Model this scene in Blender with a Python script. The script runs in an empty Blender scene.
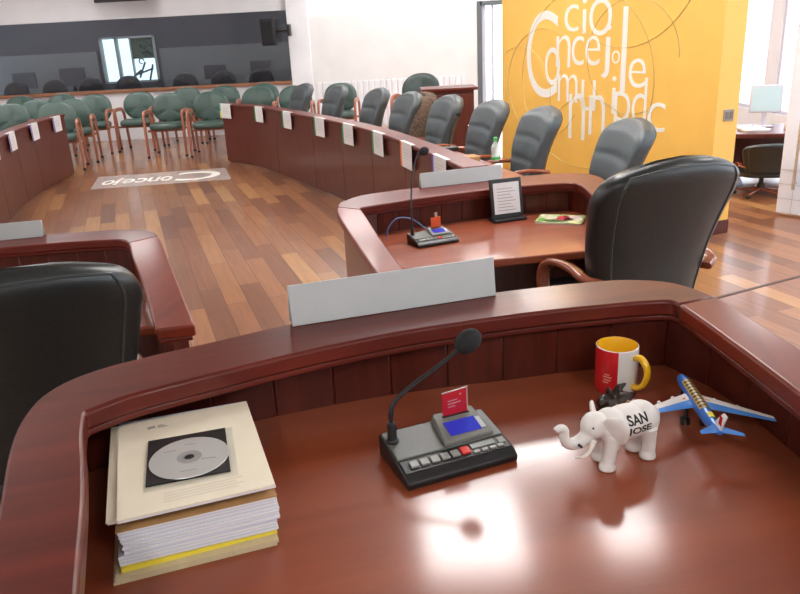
import bpy, bmesh, math, random
from mathutils import Vector, Matrix, Euler
from mathutils.bvhtree import BVHTree

random.seed(7)
S = bpy.context.scene
COL = S.collection
PI = math.pi

# ---------------------------------------------------------------- camera
cam_data = bpy.data.cameras.new('camera')
cam = bpy.data.objects.new('camera', cam_data)
COL.objects.link(cam)
cam_data.sensor_width = 36.0
cam_data.lens = 741.0 / 800.0 * 36.0
cam_data.clip_end = 200
pch, rol = math.radians(19.4), math.radians(3.0)
F = Vector((0, math.cos(pch), -math.sin(pch)))
R0 = Vector((1, 0, 0))
U0 = Vector((0, math.sin(pch), math.cos(pch)))
RR = math.cos(rol) * R0 - math.sin(rol) * U0
UU = math.cos(rol) * U0 + math.sin(rol) * R0
mw = Matrix((RR, UU, -F)).transposed().to_4x4()
mw.translation = Vector((0, 0, 1.5))
cam.matrix_world = mw
S.camera = cam

# ---------------------------------------------------------------- world, exposure
W = bpy.data.worlds.new('overcast_sky')
S.world = W
W.use_nodes = True
wn = W.node_tree.nodes['Background']
wn.inputs['Color'].default_value = (0.87, 0.92, 1.0, 1)
wn.inputs['Strength'].default_value = 3.2
S.view_settings.view_transform = 'Standard'
S.view_settings.look = 'None'
S.view_settings.gamma = 1.0
S.view_settings.exposure = 0.22
S.view_settings.use_curve_mapping = False
PANEL_STRENGTH = 24.0


# ---------------------------------------------------------------- helpers
def mat(name, col, rough=0.5, metal=0.0, coat=0.0, spec=0.5, emit=None, es=0.0, alpha=1.0, trans=0.0, noise=0.0, nscale=40.0):
    m = bpy.data.materials.new(name)
    m.use_nodes = True
    b = m.node_tree.nodes['Principled BSDF']
    b.inputs['Base Color'].default_value = (*col, 1)
    b.inputs['Roughness'].default_value = rough
    b.inputs['Metallic'].default_value = metal
    b.inputs['Coat Weight'].default_value = coat
    b.inputs['Coat Roughness'].default_value = 0.08
    b.inputs['Specular IOR Level'].default_value = spec
    b.inputs['Alpha'].default_value = alpha
    b.inputs['Transmission Weight'].default_value = trans
    if emit:
        b.inputs['Emission Color'].default_value = (*emit, 1)
        b.inputs['Emission Strength'].default_value = es
    if noise > 0:
        nt = m.node_tree
        tc = nt.nodes.new('ShaderNodeTexCoord')
        n = nt.nodes.new('ShaderNodeTexNoise')
        n.inputs['Scale'].default_value = nscale
        n.inputs['Detail'].default_value = 4
        r = nt.nodes.new('ShaderNodeValToRGB')
        r.color_ramp.elements[0].position = 0.3
        r.color_ramp.elements[1].position = 0.7
        r.color_ramp.elements[0].color = (*[c * (1 - noise) for c in col], 1)
        r.color_ramp.elements[1].color = (*[min(1, c * (1 + noise)) for c in col], 1)
        nt.links.new(tc.outputs['Object'], n.inputs['Vector'])
        nt.links.new(n.outputs['Fac'], r.inputs['Fac'])
        nt.links.new(r.outputs['Color'], b.inputs['Base Color'])
        bp = nt.nodes.new('ShaderNodeBump')
        bp.inputs['Strength'].default_value = 0.08
        bp.inputs['Distance'].default_value = 0.002
        nt.links.new(n.outputs['Fac'], bp.inputs['Height'])
        nt.links.new(bp.outputs['Normal'], b.inputs['Normal'])
    return m


def wood(name, c1, c2, rough=0.25, coat=0.5, rot=0.0, stretch=14.0, scale=3.0, axis='x', crough=0.08):
    m = bpy.data.materials.new(name)
    m.use_nodes = True
    nt = m.node_tree
    b = nt.nodes['Principled BSDF']
    tc = nt.nodes.new('ShaderNodeTexCoord')
    mp = nt.nodes.new('ShaderNodeMapping')
    mp.inputs['Rotation'].default_value = (0, 0, rot)
    sc = {'x': (1, stretch, stretch), 'y': (stretch, 1, stretch), 'z': (stretch, stretch, 1)}[axis]
    mp2 = nt.nodes.new('ShaderNodeMapping')
    mp2.inputs['Scale'].default_value = sc
    n = nt.nodes.new('ShaderNodeTexNoise')
    n.inputs['Scale'].default_value = scale
    n.inputs['Detail'].default_value = 6
    n.inputs['Distortion'].default_value = 0.6
    r = nt.nodes.new('ShaderNodeValToRGB')
    r.color_ramp.elements[0].position = 0.3
    r.color_ramp.elements[1].position = 0.72
    r.color_ramp.elements[0].color = (*c1, 1)
    r.color_ramp.elements[1].color = (*c2, 1)
    nt.links.new(tc.outputs['Object'], mp.inputs['Vector'])
    nt.links.new(mp.outputs['Vector'], mp2.inputs['Vector'])
    nt.links.new(mp2.outputs['Vector'], n.inputs['Vector'])
    nt.links.new(n.outputs['Fac'], r.inputs['Fac'])
    nt.links.new(r.outputs['Color'], b.inputs['Base Color'])
    b.inputs['Roughness'].default_value = rough
    b.inputs['Coat Weight'].default_value = coat
    b.inputs['Coat Roughness'].default_value = crough
    b.inputs['Specular IOR Level'].default_value = 0.28
    return m


def shade(me, ang=35):
    for p in me.polygons:
        p.use_smooth = True
    me.set_sharp_from_angle(angle=math.radians(ang))


def obj(name, bm, m, parent=None, bevel=0.0, seg=2, ang=35):
    me = bpy.data.meshes.new(name)
    bmesh.ops.recalc_face_normals(bm, faces=bm.faces)
    bm.to_mesh(me)
    bm.free()
    for k in (m if isinstance(m, (list, tuple)) else [m]):
        me.materials.append(k)
    shade(me, ang)
    o = bpy.data.objects.new(name, me)
    COL.objects.link(o)
    if parent:
        o.parent = parent
    if bevel > 0:
        md = o.modifiers.new('bevel', 'BEVEL')
        md.width = bevel
        md.segments = seg
        md.limit_method = 'ANGLE'
        md.angle_limit = math.radians(40)
        md.harden_normals = False
    return o


def tag(o, label, cat, group=None):
    o['label'] = label
    o['category'] = cat
    if group:
        o['group'] = group
    return o


def thing(name, label, cat, loc=(0, 0, 0), rz=0.0, group=None):
    o = bpy.data.objects.new(name, None)
    o.empty_display_size = 0.05
    COL.objects.link(o)
    o.location = loc
    o.rotation_euler = (0, 0, rz)
    return tag(o, label, cat, group)


def dup(root, loc, rz, label, group=None, swap=None):
    r = root.copy()
    COL.objects.link(r)
    r.location = loc
    r.rotation_euler = (0, 0, rz)
    r['label'] = label
    if group:
        r['group'] = group
    for ch in list(root.children):
        c = ch.copy()
        COL.objects.link(c)
        c.parent = r
        for g in list(ch.children):
            d = g.copy()
            COL.objects.link(d)
            d.parent = c
    return r


def struct(name, bm, m, bevel=0.0, parent=None):
    o = obj(name, bm, m, parent, bevel)
    if parent is None:
        o['kind'] = 'structure'
    return o


def NB():
    return bmesh.new()


def box(bm, x0, x1, y0, y1, z0, z1, M=None, mi=0):
    vs = [bm.verts.new((x, y, z)) for x in (x0, x1) for y in (y0, y1) for z in (z0, z1)]
    fs = [(0, 1, 3, 2), (4, 6, 7, 5), (0, 4, 5, 1), (2, 3, 7, 6), (0, 2, 6, 4), (1, 5, 7, 3)]
    for f in fs:
        fa = bm.faces.new([vs[i] for i in f])
        fa.material_index = mi
    if M is not None:
        for v in vs:
            v.co = M @ v.co
    return vs


def prism(bm, poly, z0, z1, mi=0):
    a = [bm.verts.new((p[0], p[1], z0)) for p in poly]
    b = [bm.verts.new((p[0], p[1], z1)) for p in poly]
    n = len(poly)
    bm.faces.new(a[::-1]).material_index = mi
    bm.faces.new(b).material_index = mi
    for i in range(n):
        bm.faces.new((a[i], a[(i + 1) % n], b[(i + 1) % n], b[i])).material_index = mi


def strip(bm, P, Q, z0, z1):
    """solid between two polylines of equal count"""
    n = len(P)
    rows = [[bm.verts.new((p[0], p[1], z)) for p in L] for L, z in ((P, z0), (Q, z0), (Q, z1), (P, z1))]
    for i in range(n - 1):
        for k in range(4):
            A, B = rows[k], rows[(k + 1) % 4]
            bm.faces.new((A[i], A[i + 1], B[i + 1], B[i]))
    bm.faces.new([rows[k][0] for k in range(4)])
    bm.faces.new([rows[k][-1] for k in (3, 2, 1, 0)])


def loft(bm, rings, mi=0, cap=True):
    R = [[bm.verts.new(p) for p in r] for r in rings]
    n = len(R[0])
    for i in range(len(R) - 1):
        for j in range(n):
            f = bm.faces.new((R[i][j], R[i][(j + 1) % n], R[i + 1][(j + 1) % n], R[i + 1][j]))
            f.material_index = mi
    if cap:
        bm.faces.new(R[0][::-1]).material_index = mi
        bm.faces.new(R[-1]).material_index = mi
    return R


def sup(t, e):
    c, s = math.cos(t), math.sin(t)
    return (math.copysign(abs(c) ** (2 / e), c), math.copysign(abs(s) ** (2 / e), s))


def smooth(pts, n=24):
    """Catmull-Rom through points"""
    P = [Vector(p) for p in pts]
    P = [2 * P[0] - P[1]] + P + [2 * P[-1] - P[-2]]
    out = []
    m = len(P) - 3
    for k in range(n + 1):
        u = k / n * m
        i = min(int(u), m - 1)
        t = u - i
        a, b, c, d = P[i:i + 4]
        out.append(0.5 * ((2 * b) + (c - a) * t + (2 * a - 5 * b + 4 * c - d) * t * t + (3 * b - a - 3 * c + d) * t ** 3))
    return out


def tube(bm, path, rx, ry=None, seg=10, ex=2.0, taper=None, up=(0, 0, 1), mi=0):
    path = [Vector(p) for p in path]
    ry = ry or rx
    rings = []
    upv = Vector(up)
    prev = None
    for i, p in enumerate(path):
        a = path[max(0, i - 1)]
        b = path[min(len(path) - 1, i + 1)]
        t = (b - a).normalized()
        side = t.cross(upv) if prev is None else prev - prev.dot(t) * t
        if side.length < 1e-4:
            side = t.cross(Vector((1, 0, 0)))
            if side.length < 1e-4:
                side = t.cross(Vector((0, 1, 0)))
        side.normalize()
        prev = side
        nn = side.cross(t).normalized()
        k = taper[i] if taper else 1.0
        ring = []
        for j in range(seg):
            c, s = sup(2 * PI * j / seg, ex)
            ring.append(p + side * rx * k * c + nn * ry * k * s)
        rings.append(ring)
    loft(bm, rings, mi)


def lathe(bm, prof, seg=32, c=(0, 0, 0), mi=0, cap=True):
    rings = [[(c[0] + r * math.cos(2 * PI * j / seg), c[1] + r * math.sin(2 * PI * j / seg), c[2] + z) for j in range(seg)] for r, z in prof]
    return loft(bm, rings, mi, cap)


def ball(bm, c, r, seg=14, M=None):
    r = (r, r, r) if isinstance(r, (int, float)) else r
    rings = []
    for i in range(1, seg):
        a = PI * i / seg
        rings.append([Vector((r[0] * math.sin(a) * math.cos(2 * PI * j / seg), r[1] * math.sin(a) * math.sin(2 * PI * j / seg), -r[2] * math.cos(a))) for j in range(seg)])
    rings = [[(M @ v if M else v) + Vector(c) for v in rg] for rg in rings]
    loft(bm, rings)


def remesh_obj(name, bm, m, parent, voxel, smooth_it=4):
    me = bpy.data.meshes.new('tmp')
    bmesh.ops.recalc_face_normals(bm, faces=bm.faces)
    bm.to_mesh(me)
    bm.free()
    o = bpy.data.objects.new('tmp', me)
    COL.objects.link(o)
    r = o.modifiers.new('r', 'REMESH')
    r.mode = 'VOXEL'
    r.voxel_size = voxel
    s = o.modifiers.new('s', 'SMOOTH')
    s.iterations = smooth_it
    s.factor = 0.5
    dg = bpy.context.evaluated_depsgraph_get()
    dg.update()
    me2 = bpy.data.meshes.new_from_object(o.evaluated_get(dg))
    bpy.data.objects.remove(o)
    me2.name = name
    me2.materials.clear()
    me2.materials.append(m)
    for p in me2.polygons:
        p.use_smooth = True
    q = bpy.data.objects.new(name, me2)
    COL.objects.link(q)
    if parent:
        q.parent = parent
    return q


def text_mesh(s, size=1.0, extrude=0.0, offset=0.0):
    """bounding box moved to 0..w, 0..h, returned as (mesh, w, h)"""
    cu = bpy.data.curves.new('t', 'FONT')
    cu.body = s
    cu.size = size
    cu.extrude = extrude
    cu.offset = offset
    o = bpy.data.objects.new('t', cu)
    COL.objects.link(o)
    dg = bpy.context.evaluated_depsgraph_get()
    dg.update()
    me = bpy.data.meshes.new_from_object(o.evaluated_get(dg))
    bpy.data.objects.remove(o)
    xs = [v.co.x for v in me.vertices]
    ys = [v.co.y for v in me.vertices]
    zs = [v.co.z for v in me.vertices]
    for v in me.vertices:
        v.co -= Vector((min(xs), min(ys), min(zs)))
    return me, max(xs) - min(xs), max(ys) - min(ys)


def add_text(bm, s, M, w=None, h=None, extrude=0.0, offset=0.0):
    """writes text into bm, fitted to w x h in the plane of matrix M (x right, y up, z out)"""
    me, tw, th = text_mesh(s, 1.0, 0.01 if extrude else 0.0, offset)
    sx = (w / tw) if w else h / th
    sy = (h / th) if h else sx
    zmax = max(v.co.z for v in me.vertices) or 1.0
    for v in me.vertices:
        v.co = M @ Vector((v.co.x * sx, v.co.y * sy, v.co.z / zmax * extrude))
    bm.from_mesh(me)
    bpy.data.meshes.remove(me)


def resample(P, step):
    P = [Vector(p) for p in P]
    L = [0]
    for a, b in zip(P, P[1:]):
        L.append(L[-1] + (b - a).length)
    n = max(1, round(L[-1] / step))
    out = []
    for k in range(n + 1):
        d = L[-1] * k / n
        i = 0
        while i < len(L) - 2 and L[i + 1] < d:
            i += 1
        t = (d - L[i]) / max(1e-9, L[i + 1] - L[i])
        out.append(P[i].lerp(P[i + 1], t))
    return out


def offset(P, d):
    """offset polyline to the right of its direction (2-D)"""
    P = [Vector(p) for p in P]
    out = []
    for i, p in enumerate(P):
        a = P[max(0, i - 1)]
        b = P[min(len(P) - 1, i + 1)]
        t = (b - a).normalized()
        out.append(p + d * Vector((t.y, -t.x)))
    return out


# ---------------------------------------------------------------- materials
M_white = mat('white_paint', (0.84, 0.84, 0.86), 0.6, noise=0.03, nscale=3)
M_wallshade = mat('off_white_paint', (0.78, 0.77, 0.75), 0.6, noise=0.03, nscale=3)
M_ceiling = mat('ceiling_paint', (0.48, 0.48, 0.49), 0.9, noise=0.03, nscale=5)
M_yellow = mat('yellow_wall_paint', (0.94, 0.555, 0.115), 0.5, noise=0.03, nscale=4)
M_greyline = mat('grey_line_paint', (0.55, 0.42, 0.20), 0.6)
M_signwhite = mat('white_lettering', (0.9, 0.88, 0.82), 0.5)
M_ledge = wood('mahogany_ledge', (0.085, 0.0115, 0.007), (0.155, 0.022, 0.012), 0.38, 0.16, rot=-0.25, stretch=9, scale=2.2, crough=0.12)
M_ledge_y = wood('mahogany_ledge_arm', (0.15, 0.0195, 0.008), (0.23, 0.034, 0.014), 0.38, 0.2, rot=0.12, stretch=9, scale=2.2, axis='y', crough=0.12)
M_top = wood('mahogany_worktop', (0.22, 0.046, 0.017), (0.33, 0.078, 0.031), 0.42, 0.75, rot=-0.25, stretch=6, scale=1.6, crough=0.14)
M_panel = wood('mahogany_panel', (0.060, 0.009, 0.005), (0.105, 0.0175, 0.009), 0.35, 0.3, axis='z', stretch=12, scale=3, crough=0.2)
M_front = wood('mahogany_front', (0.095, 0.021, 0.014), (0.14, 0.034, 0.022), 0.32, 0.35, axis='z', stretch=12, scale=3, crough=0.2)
M_arm = wood('red_brown_arm_wood', (0.22, 0.06, 0.028), (0.33, 0.10, 0.05), 0.25, 0.5, axis='y', stretch=10, scale=8)
M_legwood = wood('orange_brown_chair_wood', (0.34, 0.12, 0.07), (0.48, 0.19, 0.12), 0.3, 0.3, axis='z', stretch=10, scale=8)
M_leather = mat('black_green_leather', (0.018, 0.023, 0.022), 0.34, spec=0.55, noise=0.25, nscale=120)
M_leather_g = mat('grey_leather', (0.070, 0.086, 0.093), 0.42, noise=0.2, nscale=120)
M_piping = mat('leather_piping', (0.045, 0.055, 0.053), 0.3)
M_green = mat('green_vinyl', (0.066, 0.112, 0.096), 0.4, noise=0.12, nscale=90)
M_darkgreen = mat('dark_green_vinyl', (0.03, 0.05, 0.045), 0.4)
M_black = mat('black_plastic', (0.012, 0.012, 0.013), 0.4)
M_blacksoft = mat('black_foam', (0.015, 0.015, 0.017), 0.9, noise=0.4, nscale=900)
M_chrome = mat('steel', (0.6, 0.6, 0.62), 0.25, metal=1.0)
M_grey = mat('mid_grey_plastic', (0.11, 0.115, 0.105), 0.42, noise=0.05, nscale=300)
M_grey2 = mat('light_grey_plastic', (0.19, 0.195, 0.175), 0.42)
M_btn = mat('button_grey', (0.30, 0.31, 0.29), 0.4)
M_btnred = mat('button_red', (0.7, 0.03, 0.02), 0.4)
M_lcd = mat('blue_screen', (0.02, 0.03, 0.3), 0.2, emit=(0.012, 0.03, 0.55), es=0.35)
M_lcd2 = mat('grey_display', (0.22, 0.25, 0.22), 0.2)
M_card_red = mat('red_card', (0.55, 0.015, 0.03), 0.3)
M_card_or = mat('orange_card', (0.85, 0.13, 0.03), 0.35)
M_cardedge = mat('card_border', (0.5, 0.42, 0.4), 0.4)
M_plate = mat('white_nameplate', (0.50, 0.53, 0.52), 0.45, noise=0.02, nscale=20)
M_paper = mat('white_paper', (0.80, 0.80, 0.80), 0.7)
M_paperblue = mat('bluish_paper', (0.66, 0.68, 0.76), 0.7)
M_cream = mat('cream_paper', (0.80, 0.735, 0.57), 0.7, noise=0.02, nscale=30)
M_manila = mat('manila_folder', (0.60, 0.50, 0.30), 0.7, noise=0.05, nscale=60)
M_yellowfold = mat('yellow_folder', (0.83, 0.68, 0.05), 0.6)
M_ink = mat('black_ink', (0.01, 0.01, 0.012), 0.6)
M_inkgrey = mat('grey_print', (0.35, 0.34, 0.33), 0.7)
M_faint = mat('faint_grey_print', (0.6, 0.6, 0.62), 0.7)
M_clear = mat('clear_plastic', (0.9, 0.9, 0.9), 0.08, alpha=0.16)
M_disc = mat('silver_disc', (0.66, 0.69, 0.67), 0.28, metal=0.45)
M_discgrey = mat('disc_hub', (0.30, 0.30, 0.30), 0.3)
M_mugwhite = mat('white_ceramic', (0.80, 0.79, 0.76), 0.2, coat=0.5)
M_mugred = mat('red_glaze', (0.62, 0.015, 0.02), 0.22, coat=0.5)
M_mugyel = mat('yellow_glaze', (0.90, 0.52, 0.015), 0.2, coat=0.5)
M_pink = mat('pale_print', (0.75, 0.25, 0.18), 0.5)
M_eleph = mat('white_figurine', (0.80, 0.78, 0.74), 0.5, noise=0.04, nscale=60)
M_tusk = mat('ivory_white', (0.85, 0.82, 0.74), 0.4)
M_carved = mat('dark_carved_wood', (0.030, 0.017, 0.012), 0.45, noise=0.5, nscale=60)
M_tan = mat('tan_detail', (0.50, 0.27, 0.17), 0.5)
M_blue = mat('blue_toy_plastic', (0.03, 0.17, 0.62), 0.3, coat=0.3)
M_blue2 = mat('light_blue_toy_plastic', (0.07, 0.28, 0.75), 0.3, coat=0.3)
M_toywhite = mat('white_toy_plastic', (0.85, 0.83, 0.80), 0.35)
M_orange = mat('orange_print', (0.85, 0.30, 0.04), 0.5)
M_gold = mat('gold_print', (0.55, 0.36, 0.05), 0.4)
M_brownfur = mat('brown_jacket', (0.115, 0.078, 0.058), 0.9, noise=0.5, nscale=45)
M_kraft = mat('kraft_card', (0.42, 0.24, 0.09), 0.7, noise=0.1, nscale=40)
M_bottle = mat('clear_bottle', (0.80, 0.86, 0.84), 0.1, alpha=0.45)
M_capgreen = mat('green_cap', (0.05, 0.42, 0.10), 0.4)
M_purple = mat('purple_stripe', (0.16, 0.12, 0.52), 0.6)
M_stripegreen = mat('green_stripe', (0.03, 0.36, 0.16), 0.6)
M_stripeyel = mat('yellow_stripe', (0.75, 0.70, 0.08), 0.6)
M_stripeor = mat('orange_stripe', (0.85, 0.22, 0.05), 0.6)
M_bluecable = mat('blue_cable', (0.10, 0.20, 0.42), 0.4)
M_booth = mat('booth_dark', (0.075, 0.075, 0.086), 0.8)
M_boothrefl = mat('booth_reflection_grey', (0.17, 0.18, 0.18), 0.8)
M_boothblack = mat('booth_black', (0.012, 0.010, 0.012), 0.6)
M_lav = mat('pale_lavender_frame', (0.62, 0.62, 0.74), 0.5)
M_darkframe = mat('dark_grey_frame', (0.12, 0.14, 0.15), 0.4)
M_frost = mat('frosted_white', (0.84, 0.85, 0.90), 0.35)
_nt = M_frost.node_tree
_tr = _nt.nodes.new('ShaderNodeBsdfTranslucent')
_tr.inputs['Color'].default_value = (0.9, 0.92, 0.96, 1)
_mx = _nt.nodes.new('ShaderNodeMixShader')
_mx.inputs['Fac'].default_value = 0.6
_nt.links.new(_nt.nodes['Principled BSDF'].outputs[0], _mx.inputs[1])
_nt.links.new(_tr.outputs[0], _mx.inputs[2])
_nt.links.new(_mx.outputs[0], _nt.nodes['Material Output'].inputs['Surface'])
M_bagblue = mat('pale_blue_cloth', (0.55, 0.64, 0.82), 0.8)
M_screen = mat('pale_screen', (0.45, 0.62, 0.70), 0.2, emit=(0.55, 0.75, 0.85), es=0.15)
M_sill = wood('brown_sill', (0.28, 0.12, 0.06), (0.40, 0.18, 0.10), 0.4, 0.2)
M_rub = mat('rubber', (0.02, 0.02, 0.02), 0.6)


def floor_material():
    m = bpy.data.materials.new('plank_floor')
    m.use_nodes = True
    nt = m.node_tree
    b = nt.nodes['Principled BSDF']
    tc = nt.nodes.new('ShaderNodeTexCoord')
    mp = nt.nodes.new('ShaderNodeMapping')
    mp.inputs['Rotation'].default_value = (0, 0, math.radians(71 + 180 - 0))
    br = nt.nodes.new('ShaderNodeTexBrick')
    br.offset = 0.37
    br.inputs['Scale'].default_value = 1.0
    br.inputs['Brick Width'].default_value = 0.95
    br.inputs['Row Height'].default_value = 0.13
    br.inputs['Mortar Size'].default_value = 0.0018
    br.inputs['Color1'].default_value = (0, 0, 0, 1)
    br.inputs['Color2'].default_value = (1, 1, 1, 1)
    br.inputs['Mortar'].default_value = (0.3, 0.3, 0.3, 1)
    br.inputs['Bias'].default_value = 0.0
    ramp = nt.nodes.new('ShaderNodeValToRGB')
    cs = [(0.0, (0.19, 0.072, 0.034)), (0.3, (0.28, 0.108, 0.047)), (0.55, (0.33, 0.135, 0.056)), (0.8, (0.39, 0.17, 0.068)), (1.0, (0.52, 0.265, 0.10))]
    el = ramp.color_ramp.elements
    el[0].position, el[0].color = cs[0][0], (*cs[0][1], 1)
    el[1].position, el[1].color = cs[-1][0], (*cs[-1][1], 1)
    for p, c in cs[1:-1]:
        e = el.new(p)
        e.color = (*c, 1)
    mp2 = nt.nodes.new('ShaderNodeMapping')
    mp2.inputs['Scale'].default_value = (1.5, 22, 1)
    n = nt.nodes.new('ShaderNodeTexNoise')
    n.inputs['Scale'].default_value = 1.6
    n.inputs['Detail'].default_value = 6
    mix = nt.nodes.new('ShaderNodeMix')
    mix.data_type = 'RGBA'
    mix.blend_type = 'MULTIPLY'
    mix.inputs[0].default_value = 0.55
    r2 = nt.nodes.new('ShaderNodeValToRGB')
    r2.color_ramp.elements[0].position = 0.25
    r2.color_ramp.elements[1].position = 0.75
    r2.color_ramp.elements[0].color = (0.55, 0.5, 0.47, 1)
    r2.color_ramp.elements[1].color = (1.1, 1.1, 1.1, 1)
    mm = nt.nodes.new('ShaderNodeMix')
    mm.data_type = 'RGBA'
    mm.blend_type = 'MIX'
    L = nt.links.new
    L(tc.outputs['Object'], mp.inputs['Vector'])
    L(mp.outputs['Vector'], br.inputs['Vector'])
    L(mp.outputs['Vector'], mp2.inputs['Vector'])
    L(mp2.outputs['Vector'], n.inputs['Vector'])
    L(n.outputs['Fac'], r2.inputs['Fac'])
    L(br.outputs['Color'], ramp.inputs['Fac'])
    L(ramp.outputs['Color'], mix.inputs[6])
    L(r2.outputs['Color'], mix.inputs[7])
    L(br.outputs['Fac'], mm.inputs[0])
    L(mix.outputs[2], mm.inputs[6])
    mm.inputs[7].default_value = (0.08, 0.03, 0.015, 1)
    L(mm.outputs[2], b.inputs['Base Color'])
    b.inputs['Roughness'].default_value = 0.34
    b.inputs['Coat Weight'].default_value = 0.6
    b.inputs['Coat Roughness'].default_value = 0.15
    return m


def glass_material(name, tint, gloss):
    m = bpy.data.materials.new(name)
    m.use_nodes = True
    nt = m.node_tree
    out = nt.nodes['Material Output']
    nt.nodes.remove(nt.nodes['Principled BSDF'])
    t = nt.nodes.new('ShaderNodeBsdfTransparent')
    t.inputs['Color'].default_value = (*tint, 1)
    g = nt.nodes.new('ShaderNodeBsdfGlossy')
    g.inputs['Roughness'].default_value = 0.02
    mx = nt.nodes.new('ShaderNodeMixShader')
    lw = nt.nodes.new('ShaderNodeLayerWeight')
    lw.inputs['Blend'].default_value = 0.5
    pw = nt.nodes.new('ShaderNodeMath')
    pw.operation = 'POWER'
    pw.inputs[1].default_value = 5.0
    ml = nt.nodes.new('ShaderNodeMath')
    ml.operation = 'MULTIPLY_ADD'
    ml.inputs[1].default_value = 0.8
    ml.inputs[2].default_value = gloss
    nt.links.new(lw.outputs['Facing'], pw.inputs[0])
    nt.links.new(pw.outputs[0], ml.inputs[0])
    nt.links.new(ml.outputs[0], mx.inputs['Fac'])
    nt.links.new(t.outputs[0], mx.inputs[1])
    nt.links.new(g.outputs[0], mx.inputs[2])
    nt.links.new(mx.outputs[0], out.inputs['Surface'])
    return m


M_glass_dark = glass_material('dark_tinted_glass', (0.84, 0.85, 0.88), 0.025)
M_glass = glass_material('window_glass', (0.97, 0.98, 0.99), 0.02)

# ---------------------------------------------------------------- room shell
XL, XR, YF, YB, ZC = -8.0, 5.2, -3.5, 13.4, 3.0

b = NB()
box(b, XL - 0.2, XR + 0.2, YF - 0.2, 17.0, -0.1, 0)
struct('floor', b, floor_material())

b = NB()
box(b, XL - 0.2, XR + 0.2, YF - 0.2, 17.0, ZC, ZC + 0.1)
struct('ceiling', b, M_ceiling)

# back wall with the booth window and the glazed doorway
b = NB()
GX0, GX1, GZ0, GZ1 = -7.7, -1.66, 0.86, 2.0
DX0, DX1, DZ1 = 1.6, 2.5, 1.93
box(b, XL, GX0, YB, YB + 0.15, 0, ZC)
box(b, GX0, GX1, YB, YB + 0.15, 0, GZ0)
box(b, GX0, GX1, YB, YB + 0.15, GZ1, ZC)
box(b, GX1, DX0, YB, YB + 0.15, 0, ZC)
box(b, DX0, DX1, YB, YB + 0.15, DZ1, ZC)
box(b, DX1, XR, YB, YB + 0.15, 0, ZC)
struct('wall_back', b, M_white)
b = NB()
box(b, GX1, GX1 + 0.36, YB - 0.1, YB, 0, ZC)
struct('trim_1', b, M_white, 0.01)
b = NB()
box(b, GX1 + 0.36, DX0 - 0.06, YB - 0.05, YB, 0, 1.88)
struct('trim_2', b, M_wallshade)
b = NB()
for k in range(26):                                     # ribbed lower wall
    x = GX1 + 0.42 + k * 0.1
    box(b, x, x + 0.075, YB - 0.075, YB - 0.05, 0.05, 0.8)
struct('trim_3', b, M_white, 0.008)

w = NB()
box(w, GX0, GX1, YB + 0.06, YB + 0.07, GZ0, GZ1)
win1 = struct('window_1', w, M_glass_dark)
b = NB()
box(b, GX0 - 0.02, GX1 + 0.0, YB - 0.07, YB + 0.15, GZ0 - 0.05, GZ0)
obj('window_sill', b, M_sill, win1, 0.006)

b = NB()
fx = [(DX0 - 0.05, DX0 + 0.03, 0, DZ1 + 0.05), (DX1 - 0.03, DX1 + 0.05, 0, DZ1 + 0.05)]
for x0, x1, z0, z1 in fx:
    box(b, x0, x1, YB - 0.03, YB + 0.12, z0, z1)
box(b, DX0, DX1, YB - 0.03, YB + 0.12, DZ1 - 0.02, DZ1 + 0.05)
d2_ = struct('door_2', b, M_darkframe)
b = NB()
box(b, DX0 + 0.03, DX1 - 0.03, YB + 0.04, YB + 0.05, 0.02, DZ1 - 0.02)
obj('glass_pane', b, M_glass, d2_)
b = NB()
box(b, DX0 + 0.03, DX0 + 0.10, YB + 0.03, YB + 0.06, 0.02, DZ1 - 0.02)
box(b, DX0 + 0.2, DX0 + 0.24, YB + 0.03, YB + 0.06, 0.02, DZ1 - 0.02)
obj('door_stile', b, M_lav, d2_)

# control booth behind the tinted glass
b = NB()
BY = 16.0
box(b, -9.0, -5.83, BY, BY + 0.1, 0, ZC)
box(b, -4.70, 1.2, BY, BY + 0.1, 0, ZC)
box(b, -5.83, -4.70, BY, BY + 0.1, 0, 0.86)
box(b, -5.83, -4.70, BY, BY + 0.1, 1.76, ZC)
box(b, 1.1, 1.2, YB + 0.15, BY, 0, ZC)
box(b, -9.0, -8.9, YB + 0.15, BY, 0, ZC)
struct('wall_booth', b, M_booth)
b = NB()
box(b, -8.9, -5.9, BY - 0.06, BY - 0.01, 0.7, 1.5)
box(b, -4.62, 1.1, BY - 0.06, BY - 0.01, 0.7, 1.5)
struct('trim_reflection', b, M_boothrefl)  # lighter grey panel paints the tinted glass's half-transparent reflection
b = NB()
for x0, x1 in ((-5.83, -5.78), (-5.52, -5.46), (-5.22, -5.19), (-4.75, -4.70)):
    box(b, x0, x1, BY - 0.02, BY + 0.06, 0.86, 1.76)
box(b, -5.83, -4.70, BY - 0.02, BY + 0.06, 0.86, 0.9)
box(b, -5.83, -4.70, BY - 0.02, BY + 0.06, 1.72, 1.76)
win2 = struct('window_2', b, mat('booth_window_frame', (0.30, 0.36, 0.36), 0.5))
b = NB()
box(b, -5.78, -4.75, BY + 0.01, BY + 0.02, 0.9, 1.72)
obj('pane', b, glass_material('blue_green_glass', (0.66, 0.74, 0.74), 0.02), win2)
b = NB()
box(b, -5.19, -4.75, BY + 0.03, BY + 0.04, 1.32, 1.72)
obj('shade', b, mat('beige_blind', (0.55, 0.50, 0.36), 0.8), win2)
b = NB()
for (x, z, r) in ((-4.95, 1.58, 0.07), (-4.82, 1.62, 0.05), (-4.93, 1.42, 0.06), (-4.83, 1.46, 0.05), (-5.02, 1.27, 0.05)):
    ring = [(x + r * math.cos(t), BY - 0.03, z + r * math.sin(t)) for t in [2 * PI * k / 20 for k in range(17)]]
    tube(b, ring, 0.012, seg=6)
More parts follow.
